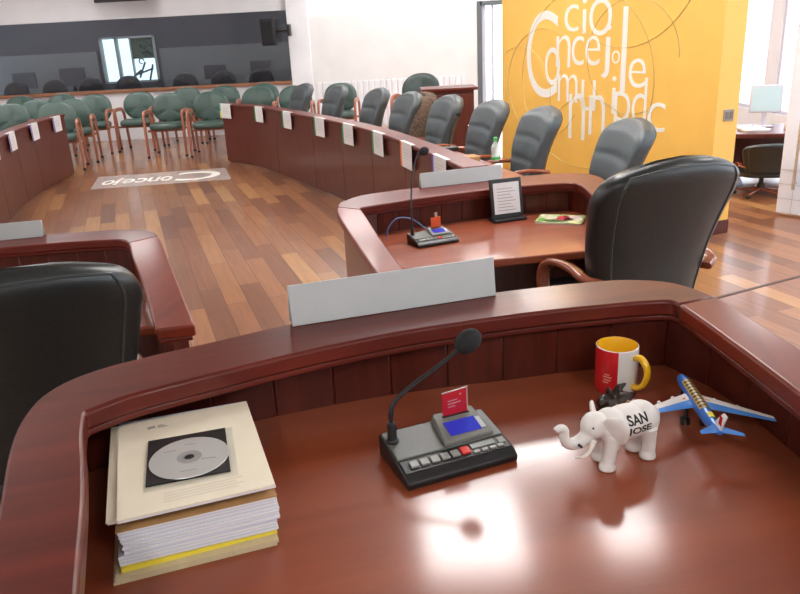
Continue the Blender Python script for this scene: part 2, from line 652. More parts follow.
for (x0, z0, x1, z1) in ((-5.1, 0.95, -4.95, 1.25), (-5.3, 0.92, -5.05, 1.1), (-4.9, 0.9, -4.8, 1.2), (-5.2, 1.0, -4.8, 1.12)):
    tube(b, [(x0, BY - 0.03, z0), (x1, BY - 0.03, z1)], 0.02, seg=6)
obj('lettering', b, mat('teal_ink', (0.05, 0.09, 0.10), 0.6), win2)

# side and rear walls
b = NB()
box(b, XL - 0.15, XL, YF, YB + 0.1, 0, ZC)
struct('wall_left', b, M_white)
b = NB()
box(b, XL, XR, YF - 0.15, YF, 0, ZC)
struct('wall_rear', b, M_white)
b = NB()
WZ0, WZ1 = 0.25, 2.85
bays = [(-2.8, -0.8), (-0.6, 1.4), (1.6, 3.6), (3.8, 5.8), (6.0, 8.0), (8.2, 10.3), (10.6, 12.9)]
ys = [YF]
for a, c in bays:
    box(b, XR, XR + 0.15, ys[-1], a, 0, ZC)
    box(b, XR, XR + 0.15, a, c, 0, WZ0)
    box(b, XR, XR + 0.15, a, c, WZ1, ZC)
    ys.append(c)
box(b, XR, XR + 0.15, ys[-1], YB + 0.1, 0, ZC)
struct('wall_right', b, M_white)
for i, (a, c) in enumerate(bays):
    b = NB()
    for y0, y1 in ((a, a + 0.05), (c - 0.05, c), ((a + c) / 2 - 0.03, (a + c) / 2 + 0.03)):
        box(b, XR + 0.03, XR + 0.1, y0, y1, WZ0, WZ1)
    box(b, XR + 0.03, XR + 0.1, a, c, WZ0, WZ0 + 0.05)
    box(b, XR + 0.03, XR + 0.1, a, c, WZ1 - 0.05, WZ1)
    o = struct('window_%d' % (i + 3), b, M_lav)
    b = NB()
    box(b, XR + 0.06, XR + 0.066, a + 0.05, c - 0.05, WZ0 + 0.05, WZ1 - 0.05)
    obj('pane', b, M_glass, o)

# floor seam beside the head desk
b = NB()
p0, p1 = Vector((0.9, 3.53)), Vector((4.6, 5.27))
n_ = (p1 - p0).normalized()
n_ = Vector((-n_.y, n_.x)) * 0.012
prism(b, [p0 - n_, p1 - n_, p1 + n_, p0 + n_], 0.0, 0.002)
struct('trim_5', b, mat('seam_dark', (0.07, 0.035, 0.03), 0.5))

# yellow partition wall
A = Vector((2.27, 5.26, 0))
B = Vector((1.18, 8.0, 0))
dw = (A - B).normalized()
nw = Vector((dw.y, -dw.x, 0))          # towards the desks
if nw.x > 0:
    nw = -nw
LW = (A - B).length
b = NB()
q = [(A.x, A.y), (A.x - nw.x * 0.2, A.y - nw.y * 0.2), (B.x - nw.x * 0.2, B.y - nw.y * 0.2), (B.x, B.y)]
prism(b, q, 0, ZC)
struct('wall_yellow', b, M_yellow)
b = NB()
e = 0.014
def wp(u, d):
    p = B + dw * u + nw * d
    return (p.x, p.y)
prism(b, [wp(0, 0), wp(0, e), wp(LW + e, e), wp(LW + e, -0.2), wp(LW, -0.2), wp(LW, 0)], 0, 0.10)
struct('baseboard_yellow', b, M_panel, 0.004)

# lettering and loops on the yellow wall
MW = Matrix((dw, Vector((0, 0, 1)), nw)).transposed().to_4x4()
MW.translation = B + nw * 0.0005
def wall_M(u, z):
    return MW @ Matrix.Translation((u, z, 0))
sign = thing('wall_lettering', 'tall white hand-drawn lettering and grey loops on the yellow wall', 'lettering', B + nw * 0.0005)
inv = Matrix.Translation(-(B + nw * 0.0005))
letters = [('C', 0.48, 0.88, 0.52, 0.77), ('o', 0.80, 1.00, 0.24, 0.33), ('c', 1.10, 1.46, 0.21, 0.22), ('i', 1.36, 1.44, 0.06, 0.28), ('o', 1.46, 1.42, 0.30, 0.29),
           ('n', 0.98, 1.16, 0.22, 0.27), ('c', 1.22, 1.18, 0.18, 0.24), ('e', 1.42, 1.18, 0.2, 0.24), ('j', 1.64, 1.08, 0.12, 0.42), ('o', 1.78, 1.20, 0.1, 0.1),
           ('l', 1.90, 0.98, 0.06, 0.65), ('e', 2.0, 1.02, 0.2, 0.22), ('m', 1.02, 0.86, 0.3, 0.24), ('u', 1.38, 0.8, 0.2, 0.26), ('n', 1.20, 0.54, 0.24, 0.40), ('n', 1.50, 0.60, 0.22, 0.34),
           ('i', 1.80, 0.8, 0.05, 0.3), ('p', 1.84, 0.62, 0.2, 0.36), ('d', 2.06, 0.74, 0.17, 0.36), ('c', 2.25, 0.70, 0.2, 0.22)]
for ch, u, z, w_, h_ in letters:
    b = NB()
    add_text(b, ch, inv @ wall_M(u, z), w_, h_, 0.003, offset=-0.012)
    obj('letter', b, M_signwhite, sign)
b = NB()
for (u, z, r, a0, a1) in ((1.35, 1.05, 0.95, 0, 360), (0.75, 1.0, 0.62, 60, 330), (2.0, 1.25, 0.55, 0, 300), (1.9, 2.0, 0.85, 180, 350), (0.35, 0.9, 0.55, -70, 120), (1.5, 0.35, 0.7, 10, 170)):
    pts = []
    for k in range(49):
        t = math.radians(a0 + (a1 - a0) * k / 48)
        uu, zz = u + r * math.cos(t), z + r * 0.8 * math.sin(t)
        if 0.03 < uu < LW - 0.02 and 0.12 < zz < 2.9:
            pts.append(inv @ (MW @ Vector((uu, zz, 0.001))))
        elif len(pts) > 2:
            tube(b, pts, 0.005, 0.0015, seg=4)
            pts = []
        else:
            pts = []
    if len(pts) > 2:
        tube(b, pts, 0.005, 0.0015, seg=4)
obj('line_drawing', b, M_greyline, sign)

sw = thing('wall_switch', 'small grey double wall switch on the end face of the yellow wall', 'switch', B + dw * (LW) - nw * 0.11 + Vector((0, 0, 0.86)))
sw.rotation_euler = (0, 0, math.atan2(-nw.y, -nw.x))
b = NB()
box(b, -0.045, 0.045, -0.008, 0.0, -0.04, 0.04)
obj('plate', b, mat('switch_grey', (0.35, 0.31, 0.27), 0.5), sw, 0.003)
for s in (-1, 1):
    b = NB()
    box(b, s * 0.02 - 0.014, s * 0.02 + 0.014, -0.013, -0.008, -0.025, 0.025)
    obj('rocker', b, mat('switch_brown', (0.2, 0.16, 0.14), 0.5), sw, 0.002)

# frosted glass door at the right
PD = Vector((3.055, 5.79, 0))
dd = (Vector((3.85, 4.75, 0)) - PD).normalized()
dn = Vector((-dd.y, dd.x, 0))
MD = Matrix((dd, dn, Vector((0, 0, 1)))).transposed().to_4x4()
MD.translation = PD
b = NB()
box(b, 0, 1.0, -0.012, 0.012, 0.02, 0.36, MD)
box(b, 0, 1.0, -0.012, 0.012, 0.365, 2.4, MD)
door = struct('door_1', b, M_frost)
b = NB()
for k in range(1, 9):
    box(b, k * 0.115 - 0.002, k * 0.115 + 0.002, -0.014, 0.014, 0.02, 0.36, MD)
for z in (0.02, 0.135, 0.25, 0.362):
    box(b, 0, 1.0, -0.014, 0.014, z - 0.002, z + 0.002, MD)
obj('etched_grid', b, mat('etched_line', (0.55, 0.57, 0.63), 0.5), door)
b = NB()
tube(b, [MD @ Vector((0.13, -0.05, z)) for z in (0.22, 0.5, 0.78)], 0.012, seg=10)
for z in (0.27, 0.73):
    tube(b, [MD @ Vector((0.13, -0.05, z)), MD @ Vector((0.13, -0.01, z))], 0.008, seg=8)
obj('pull_handle', b, M_chrome, door)


# ---------------------------------------------------------------- ceiling lights
M_diffuser = mat('lit_diffuser', (0.9, 0.9, 0.9), 0.5, emit=(1.0, 0.985, 0.97), es=PANEL_STRENGTH)
def ceiling_light(first, x, y, label):
    t = thing('ceiling_light', label, 'ceiling light', (x, y, ZC), 0, 'ceiling light panels')
    b = NB()
    box(b, -0.32, 0.32, -0.32, 0.32, -0.03, 0)
    obj('frame', b, M_white, t, 0.005)
    b = NB()
    box(b, -0.29, 0.29, -0.29, 0.29, -0.036, -0.0301)
    obj('diffuser', b, M_diffuser, t)
    return t
proto = None
lights = [(x, y, 1.0, 1.0) for x in (-5.9, -4.1) for y in (-1.0, 1.3, 3.8, 6.3, 8.8, 11.3)]
lights += [(3.4, y, 1.0, 1.0) for y in (-1.0, 1.3, 3.8, 6.3, 8.8, 11.3)]
lights += [(0.36, 3.75, 1.0, 1.3), (1.28, 3.68, 0.55, 0.7), (0.85, 4.75, 1.2, 0.9), (0.1, 6.6, 1, 1), (-0.9, 7.2, 1, 1), (1.5, 7.0, 1, 1), (2.3, 7.0, 1, 1), (-0.6, 9.6, 1, 1), (-0.6, 12.2, 1, 1), (1.2, 9.6, 1, 1), (1.2, 12.2, 1, 1), (-0.9, -1.2, 1, 1), (1.2, -1.2, 1, 1)]  # panels behind the camera and before the yellow wall are added fill lights
for x, y, sx, sy in lights:
    lab = 'unseen square white light panel above the council room'
    if proto is None:
        proto = ceiling_light(None, x, y, lab)
    else:
        dup(proto, (x, y, ZC), 0, lab).scale = (sx, sy, 1)
for x in (-6.5, -4.0, -1.5):  # unseen light panels added to brighten the booth
    dup(proto, (x, 14.8, ZC), 0, 'added unseen light panel brightening the booth', 'added booth light panels')

# ---------------------------------------------------------------- desks
def desk(name, label, outer, inner, near, zl, zs, pn_step=0.115, rail_from=None, rail_to=None, arm_in=0.86, left_in=0.86, left_to=0):
    """U-shaped desk: ledge on a panelled upstand around a worktop. outer and inner run from the left arm round to the right arm."""
    base = (sum(p[0] for p in outer) / len(outer), sum(p[1] for p in outer) / len(outer), 0)
    t = thing(name, label, 'desk', base)
    bx, by = base[0], base[1]
    K = 3
    O = [Vector((p[0] - bx, p[1] - by)) for p in smooth([(q[0], q[1], 0) for q in outer], K * (len(outer) - 1))]
    I = [Vector((p[0] - bx, p[1] - by)) for p in smooth([(q[0], q[1], 0) for q in inner], K * (len(inner) - 1))]
    rail_from = None if rail_from is None else rail_from * K
    rail_to = None if rail_to is None else (rail_to - 1) * K + 1
    n = len(O)
    a = 0 if rail_from is None else rail_from
    c = n if rail_to is None else rail_to
    segs = []
    if a > 0:
        segs.append((0, a, M_ledge_y))
    segs.append((a, c - 1, M_ledge))
    if c - 1 < n - 1:
        segs.append((c - 1, n - 1, M_ledge_y))
    for k0, k1, m in segs:
        b = NB()
        strip(b, O[k0:k1 + 1], I[k0:k1 + 1], zl - 0.034, zl)
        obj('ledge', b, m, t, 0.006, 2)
        b = NB()
        O2 = [o.lerp(i, 0.10) for o, i in zip(O, I)]
        I2 = [o.lerp(i, 0.97) for o, i in zip(O, I)]
        strip(b, O2[k0:k1 + 1], I2[k0:k1 + 1], zl - 0.046, zl - 0.032)
        obj('ledge_moulding', b, M_ledge, t, 0.004, 2)
    # inner upstand, built of tongue and groove boards
    fac = [0.86 + (arm_in - 0.86) * min(1, max(0, (k - c + 1) / 5)) for k in range(n)]
    fac = [min(f, left_in + (0.86 - left_in) * min(1, max(0, (k - left_to) / 18))) for k, f in enumerate(fac)]
    P = [o.lerp(i, f) for o, i, f in zip(O, I, fac)]
    Q = [o.lerp(i, f * 0.70) for o, i, f in zip(O, I, fac)]
    U = [o.lerp(i, f * 0.26) for o, i, f in zip(O, I, fac)]
    b = NB()
    Pr, Qr = resample(P, pn_step), None
    L = len(Pr)
    Qr = resample(Q, (sum((Vector(q1) - Vector(q0)).length for q0, q1 in zip(Q, Q[1:]))) / (L - 1))
    L = min(len(Pr), len(Qr))
    for k in range(L - 1):
        strip(b, [Pr[k], Pr[k + 1]], [Qr[k], Qr[k + 1]], zs - 0.05, zl - 0.044)
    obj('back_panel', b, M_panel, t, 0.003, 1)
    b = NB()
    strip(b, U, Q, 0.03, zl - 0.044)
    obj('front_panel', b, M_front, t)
    b = NB()
    W_ = [o.lerp(i, f - 0.06) for o, i, f in zip(O, I, fac)]
    nl, nr = Vector((near[0][0] - bx, near[0][1] - by)), Vector((near[1][0] - bx, near[1][1] - by))
    poly = [nl] + [w for w in W_ if (nr - nl).cross(w - nl) > 0] + [nr]
    prism(b, poly, zs - 0.035, zs)
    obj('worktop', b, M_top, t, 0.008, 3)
    return t


def dense(o, i, n):
    return [v for v in smooth([Vector((p[0], p[1], 0)) for p in o], n)], [v for v in smooth([Vector((p[0], p[1], 0)) for p in i], n)]


# head desk in the foreground
outer = [(-0.38, 0.45), (-0.455, 0.64), (-0.523, 0.815), (-0.562, 0.914), (-0.589, 1.0), (-0.600, 1.075), (-0.595, 1.125), (-0.572, 1.175), (-0.522, 1.222), (-0.438, 1.271), (-0.351, 1.314), (-0.241, 1.373), (-0.12, 1.418), (-0.001, 1.455), (0.12, 1.489), (0.239, 1.514),
         (0.335, 1.532), (0.431, 1.545), (0.50, 1.546), (0.573, 1.522), (0.612, 1.478), (0.640, 1.407), (0.650, 1.33), (0.660, 1.232), (0.672, 1.128), (0.69, 0.95), (0.70, 0.75), (0.71, 0.5)]
inner = [(-0.285, 0.45), (-0.354, 0.64), (-0.409, 0.80), (-0.449, 0.903), (-0.475, 0.965), (-0.496, 1.025), (-0.500, 1.040), (-0.493, 1.050), (-0.448, 1.092), (-0.38, 1.130), (-0.30, 1.173), (-0.205, 1.222), (-0.10, 1.268), (0.0, 1.305), (0.10, 1.333), (0.214, 1.360),
         (0.31, 1.378), (0.401, 1.390), (0.47, 1.398), (0.530, 1.399), (0.546, 1.394), (0.553, 1.375), (0.562, 1.30), (0.571, 1.20), (0.579, 1.10), (0.588, 0.95), (0.60, 0.75), (0.612, 0.5)]
desk('council_desk', 'big reddish mahogany desk in the foreground carrying the papers, mug and toy figures', outer, inner, ((-0.36, 0.60), (0.75, 0.60)), 0.97, 0.82, rail_to=22, arm_in=0.44, left_in=0.42, left_to=27)

# middle desk beyond it
outer2 = [(-0.02, 2.1), (-0.078, 2.345), (-0.17, 2.78), (-0.254, 3.2), (-0.268, 3.37), (-0.252, 3.48), (-0.161, 3.613), (-0.02, 3.68), (0.131, 3.739), (0.34, 3.81), (0.557, 3.869), (0.70, 3.90), (0.85, 3.918), (0.97, 3.90), (1.045, 3.81), (1.055, 3.65), (1.04, 3.45), (1.025, 3.27)]
inner2 = [(0.065, 2.12), (0.012, 2.363), (-0.068, 2.79), (-0.138, 3.2), (-0.155, 3.29), (-0.157, 3.325), (-0.125, 3.35), (-0.01, 3.41), (0.119, 3.470), (0.32, 3.545), (0.519, 3.607), (0.66, 3.633), (0.79, 3.65), (0.875, 3.645), (0.905, 3.60), (0.912, 3.50), (0.905, 3.38), (0.90, 3.25)]
desk('council_desk', 'mahogany desk in the middle with a picture stand and a magazine on top', outer2, inner2, ((-0.06, 2.83), (1.02, 2.99)), 0.77, 0.62, rail_from=4)

# desk at the left with its own chair
outer3 = [(-2.9, 2.80), (-2.5, 2.92), (-1.9, 3.06), (-1.4, 3.135), (-1.18, 3.145), (-1.06, 3.10), (-0.985, 2.99), (-0.90, 2.78), (-0.75, 2.39), (-0.574, 1.93)]
inner3 = [(-2.9, 2.62), (-2.5, 2.74), (-1.9, 2.88), (-1.4, 2.955), (-1.19, 2.965), (-1.12, 2.955), (-1.08, 2.90), (-1.00, 2.70), (-0.86, 2.37), (-0.678, 1.91)]
desk('council_desk', 'mahogany desk in front of the dark leather chair at the edge of the photo', outer3, inner3, ((-2.95, 2.33), (-0.80, 2.33)), 0.77, 0.62, rail_to=7)


def ring_desk(label, line, side, cuts, zl=0.77, zs=0.62):
    c = Vector(line[len(line) // 2])
    t = thing('curved_desk', label, 'desk', (c.x, c.y, 0))
    P = [Vector(p) - c for p in [(v.x, v.y) for v in smooth([(p[0], p[1], 0) for p in line], 48)]]
    d = side
    b = NB()
    strip(b, P, offset(P, 0.16 * d), zl - 0.03, zl)
    obj('ledge', b, M_ledge, t, 0.008, 2)
    n = len(P) - 1
    ks = [0] + [round(n * k) for k in cuts] + [n]
    for k0, k1 in zip(ks, ks[1:]):
        b = NB()
        seg = [Vector(p) for p in P[k0:k1 + 1]]
        A_, B_ = offset(P, 0.02 * d)[k0:k1 + 1], offset(P, 0.05 * d)[k0:k1 + 1]
        A_[0] = A_[0].lerp(A_[1], 0.02)
        A_[-1] = A_[-1].lerp(A_[-2], 0.02)
        strip(b, A_, B_, 0.02, zl - 0.028)
        obj('front_panel', b, M_front, t, 0.003, 1)
    b = NB()
    strip(b, offset(P, 0.05 * d), offset(P, 0.53 * d), zs - 0.035, zs)
    obj('worktop', b, M_top, t, 0.008, 2)
    b = NB()
    e0, e1 = offset(P, 0.05 * d), offset(P, 0.40 * d)
    for k in (0, n - 1):
        strip(b, [e0[k], e0[k + 1].lerp(e0[k], 0.6) if k == 0 else e0[k + 1]], [e1[k], e1[k + 1].lerp(e1[k], 0.6) if k == 0 else e1[k + 1]], 0.0, zs - 0.03)
    obj('end_panel', b, M_front, t)
    return t, [p + c for p in P]


lineR = [(-2.25, 10.12), (-1.68, 9.42), (-1.22, 8.56), (-0.77, 7.67), (-0.44, 6.95), (-0.15, 6.22), (0.07, 5.52), (0.27, 4.77), (0.40, 4.25)]
ringR, PR = ring_desk('long curved mahogany desk lined with white name cards before the yellow wall', lineR, -1, (0.2, 0.355, 0.475, 0.60, 0.74, 0.87))
lineL = [(-4.16, 9.80), (-4.08, 8.95), (-3.96, 8.18), (-3.79, 7.42), (-3.55, 6.65), (-3.22, 5.75), (-2.85, 5.0), (-2.40, 4.25)]
ringL, PL = ring_desk('curved mahogany desk section with purple striped name cards near the green chairs', lineL, 1, (0.2, 0.33, 0.5, 0.68, 0.84))


def side_of(P, d, p):
    best = min(range(len(P) - 1), key=lambda k: (Vector(P[k]) - Vector(p)).length)
    t = (Vector(P[best + 1]) - Vector(P[best])).normalized()
    return Vector(P[best]), t

# name cards folded over the ledge
def name_card(P, d, at, stripe, label, second=None, group=None):
    p, t = side_of(P, d, at)
    nrm = Vector((-t.y, t.x)) * (1 if d == -1 else -1)        # towards the worktop
    if d == -1:
        ex = t
    else:
        ex = -t
    M = Matrix(((ex.x, nrm.x, 0, p.x), (ex.y, nrm.y, 0, p.y), (0, 0, 1, 0.7705), (0, 0, 0, 1)))
    o = thing('name_card', label, 'name card', (p.x, p.y, 0.7705), math.atan2(ex.y, ex.x), group)
    b = NB()
    box(b, -0.14, 0.14, -0.010, -0.007, -0.18, 0.003)
    box(b, -0.14, 0.14, -0.010, 0.022, 0.0002, 0.003)
    obj('card', b, M_paper, o)
    b = NB()
    box(b, -0.14, -0.105, -0.0112, -0.0101, -0.09 if second else -0.18, 0.0025)
    obj('stripe', b, stripe, o)
    if second:
        b = NB()
        box(b, -0.14, -0.105, -0.0112, -0.0101, -0.18, -0.0905)
        obj('stripe', b, second, o)
    b = NB()
    for k in range(4):
        box(b, -0.07, 0.09 - 0.02 * (k % 2), -0.0108, -0.0101, -0.05 - k * 0.022, -0.045 - k * 0.022)
    obj('printed_text', b, M_faint, o)
    return o

G = 'white name cards along the curved desks'
cardsR = [((-2.05, 10.05), M_stripegreen, M_stripeyel, 'white name card with green and yellow stripe at the far end of the curved desk'),
          ((-1.60, 9.3), M_stripegreen, None, 'green-striped name card second from the far end of the curved desk'),
          ((-1.16, 8.45), M_stripegreen, None, 'green-striped name card third from the far end of the curved desk'),
          ((-0.72, 7.55), M_stripegreen, None, 'green-striped name card fourth from the far end of the curved desk'),
          ((-0.39, 6.82), M_stripegreen, None, 'green-striped name card fifth from the far end of the curved desk'),
          ((-0.10, 6.08), M_stripegreen, None, 'green-striped name card beside the orange-striped one on the curved desk'),
          ((0.115, 5.36), M_stripeor, None, 'name card with an orange stripe hanging on the curved desk'),
          ((0.30, 4.64), M_purple, None, 'purple-striped name card nearest the brown box on the curved desk')]
for at, st, s2, lab in cardsR:
    name_card(PR, -1, at, st, lab, s2, G)
cardsL = [((-4.13, 9.45), 'purple-striped name card at the far end of the desk by the green chairs'),
          ((-4.03, 8.55), 'purple-striped name card second from the far end by the green chairs'),
          ((-3.86, 7.72), 'purple-striped name card third from the far end by the green chairs'),
          ((-3.66, 6.98), 'name card cut off by the photo edge on the desk by the green chairs')]
for at, lab in cardsL:
    name_card(PL, 1, at, M_purple, lab, None, G)

# long white nameplates standing on the ledges
def nameplate(p0, p1, z, h, label):
    p0, p1 = Vector(p0), Vector(p1)
    L = (p1 - p0).length
    c = (p0 + p1) / 2
    t = thing('nameplate', label, 'nameplate', (c.x, c.y, z), math.atan2(p1.y - p0.y, p1.x - p0.x), 'blank white nameplates')
    b = NB()
    M = Matrix.Rotation(math.radians(-8), 4, 'X')
    box(b, -L / 2, L / 2, -0.003, 0.003, 0.0, h, M)
    obj('front_face', b, M_plate, t, 0.001, 1)
    b = NB()
    M = Matrix.Translation((0, 0.034, 0)) @ Matrix.Rotation(math.radians(14), 4, 'X')
    box(b, -L / 2, L / 2, -0.002, 0.002, 0.0, h * 0.97, M)
    obj('back_face', b, M_plate, t, 0.001, 1)
    return t
nameplate((-0.215, 1.362), (0.203, 1.484), 0.9705, 0.082, 'long blank white nameplate standing on the foreground desk ledge')
nameplate((0.135, 3.70), (0.562, 3.83), 0.7705, 0.075, 'long blank white nameplate standing on the middle desk ledge')
nameplate((-1.95, 3.0), (-1.50, 3.085), 0.7705, 0.07, 'blank white nameplate on the ledge of the desk at the photo edge')


# ---------------------------------------------------------------- executive chairs
def exec_chair(label, H=1.05, leather=M_leather, wide=1.0, arm_drop=0.0):
    t = thing('executive_chair', label, 'chair')
    zb, zt = 0.46, H
    def hw(v):
        w = 0.215 + 0.085 * min(1, v / 0.8) ** 0.9
        if v > 0.80:
            w *= math.sqrt(max(0.0, 1 - ((v - 0.80) / 0.215) ** 2.6 * 0.40))
        return w * wide
    def hd(v):
        d = 0.062
        if v > 0.88:
            d *= math.sqrt(max(0.02, 1 - ((v - 0.88) / 0.12) ** 2.2))
        if v < 0.06:
            d *= 0.6 + 0.4 * v / 0.06
        return d
    N = 44
    rings = []
    NV = 34
    pl = []
    for i in range(NV + 1):
        v = i / NV
        v = 1 - (1 - v) ** 1.35
        ring = []
        zc = zb + (zt - 0.05 - zb) * v
        yc = -0.21 - 0.14 * v + 0.035 * math.sin(v * PI)
        for j in range(N):
            c, s = sup(2 * PI * j / N, 4.2)
            x = hw(v) * c
            u = c
            y = yc + hd(v) * s + 0.05 * u * u
            z = zc + 0.05 * (1 - u * u) * v ** 3
            if s > 0:
                k = max(0.0, 1 - u ** 6)
                fr = (v * 3.2) % 1.0
                bump = 0.015 * (1 - abs(2 * fr - 1) ** 5)
                y += (bump - 0.004) * k * min(1, s * 1.2)
            ring.append((x, y, z))
        rings.append(ring)
    b = NB()
    loft(b, rings)
    back = obj('backrest', b, leather, t, ang=60)
    # piped seam around the rear face
    jl, jr = round(N * 0.625), round(N * 0.875)
    path = [rings[i][jl] for i in range(1, NV - 2)]
    path += [rings[NV - 3][j] for j in range(jl + 1, jr)]
    path += [rings[i][jr] for i in range(NV - 3, 0, -1)]
    b = NB()
    tube(b, path, 0.0045, seg=6)
    obj('piping', b, M_piping, back)
    b = NB()
    rr = []
    for z, k in ((0.385, 0.86), (0.395, 0.97), (0.43, 1.0), (0.47, 0.99), (0.485, 0.93), (0.492, 0.75), (0.494, 0.3)):
        rr.append([(0.265 * k * wide * c, 0.02 + 0.25 * k * s, z - (0.02 * max(0, s) ** 3)) for c, s in [sup(2 * PI * j / 36, 4) for j in range(36)]])
    loft(b, rr)
    obj('seat', b, leather, t, ang=60)
    for s in (-1, 1):
        x = s * 0.285 * wide
        path = smooth([(s * 0.235, -0.235, 0.60), (x, -0.20, 0.615), (x, -0.11, 0.632), (x, 0.0, 0.628), (x, 0.075, 0.595), (x, 0.10, 0.54), (x, 0.08, 0.47), (x, 0.03, 0.40), (s * 0.22, 0.02, 0.372)], 30)
        path = [Vector((p.x, p.y, 0.372 + (p.z - 0.372) * (1 - arm_drop))) for p in path]
        b = NB()
        tube(b, path, 0.027, 0.015, seg=12, ex=3)
        obj('armrest', b, M_arm, t, ang=50)
    b = NB()
    lathe(b, [(0.045, 0.10), (0.045, 0.22), (0.028, 0.225), (0.028, 0.34), (0.08, 0.35), (0.09, 0.385)], 18)
    obj('column', b, M_black, t)
    for k in range(5):
        a = 2 * PI * k / 5 + 0.3
        Mr = Matrix.Rotation(a, 4, 'Z')
        b = NB()
        tube(b, [Mr @ Vector(p) for p in ((0.02, 0, 0.13), (0.14, 0, 0.115), (0.29, 0, 0.085), (0.31, 0, 0.08))], 0.026, 0.017, seg=8, ex=3.5, taper=[1.15, 1, 0.8, 0.6])
        lg = obj('base_leg', b, M_arm, t)
        b = NB()
        for q in (-1, 1):
            Mc = Mr @ Matrix.Translation((0.295, q * 0.012, 0.03)) @ Matrix.Rotation(PI / 2, 4, 'X')
            rg = [[Mc @ Vector((r * math.cos(2 * PI * j / 14), r * math.sin(2 * PI * j / 14), z)) for j in range(14)] for r, z in ((0.024, -0.009), (0.03, -0.006), (0.03, 0.006), (0.024, 0.009))]
            loft(b, rg)
        tube(b, [Mr @ Vector((0.295, 0, z)) for z in (0.035, 0.075)], 0.007, seg=6)
        obj('caster', b, M_black, lg)
    return t


def face(dx, dy):
    """z-rotation that points local +Y along (dx, dy)"""
    return math.atan2(-dx, dy)


c0 = exec_chair('large black-green leather chair seen from behind at the middle desk', 1.06)
def put(o, back, d):
    d = Vector(d).normalized()
    p = Vector(back) + d * 0.30
    o.location = (p.x, p.y, 0)
    o.rotation_euler = (0, 0, face(d.x, d.y))
put(c0, (0.99, 2.60), (-0.33, 0.94))
c1 = dup(c0, (0, 0, 0), 0, 'black leather chair cut off by the photo edge beside the foreground desk')
put(c1, (-0.915, 1.665), (-0.50, 0.87))
c1.scale = (1, 1, 0.985)

g0 = exec_chair('grey leather chair closest to the big black chair, before the yellow wall', 0.975, M_leather_g, 0.92, 0.26)
g0['group'] = 'grey chairs round the curved desk'
put(g0, (1.42, 4.45), (-0.99, -0.13))
ring_chairs = [((1.10, 5.45), (-0.98, -0.20), 'grey leather chair in front of the yellow lettering, second from the big black chair'),
               ((0.84, 6.20), (-0.965, -0.26), 'grey leather chair right behind the small green-capped bottle'),
               ((0.54, 6.95), (-0.95, -0.31), 'grey leather chair in front of the red-brown wooden cabinet'),
               ((0.20, 7.60), (-0.94, -0.34), 'grey leather chair with a brown jacket hung over its back'),
               ((-0.12, 8.45), (-0.93, -0.37), 'grey leather chair beside the one wearing the jacket, towards the green chairs'),
               ((-0.62, 9.35), (-0.91, -0.42), 'grey leather chair second to last towards the green chairs'),
               ((-1.12, 10.15), (-0.89, -0.45), 'farthest grey leather chair of the curved desk beside the green chairs')]
made = []
for bk, d, lab in ring_chairs:
    c = dup(g0, (0, 0, 0), 0, lab)
    put(c, bk, d)
    made.append(c)

# brown jacket draped over one chair
jk = made[3]
jt = thing('jacket', 'brown mottled jacket draped over the back of a grey chair', 'jacket', jk.location, jk.rotation_euler.z)
for s in (-1, 1):
    b = NB()
    rings = []
    for i, (z, w_, x) in enumerate(((0.50, 0.06, 0.20), (0.62, 0.085, 0.205), (0.76, 0.095, 0.20), (0.88, 0.09, 0.175), (0.93, 0.06, 0.14))):
        yc = -0.27 - 0.14 * (z - 0.5) / 0.5
        rings.append([(s * x + w_ * c + 0.008 * math.sin(7 * c + i), yc + (0.125 - 0.01 * i) * q + 0.01 * math.cos(5 * q + i), z) for c, q in [sup(2 * PI * j / 22, 2.8) for j in range(22)]])
    loft(b, rings)
    obj('sleeve', b, M_brownfur, jt, ang=70)
b = NB()
rings = []
for z, w_, d_ in ((0.60, 0.22, 0.02), (0.72, 0.26, 0.03), (0.86, 0.26, 0.035), (0.93, 0.22, 0.04), (0.955, 0.12, 0.03)):
    yc = -0.385 - 0.10 * (z - 0.5) / 0.5
    rings.append([(w_ * c, yc + d_ * q + 0.01 * math.sin(9 * c), z) for c, q in [sup(2 * PI * j / 26, 3) for j in range(26)]])
loft(b, rings)
obj('back_cloth', b, M_brownfur, jt, ang=70)


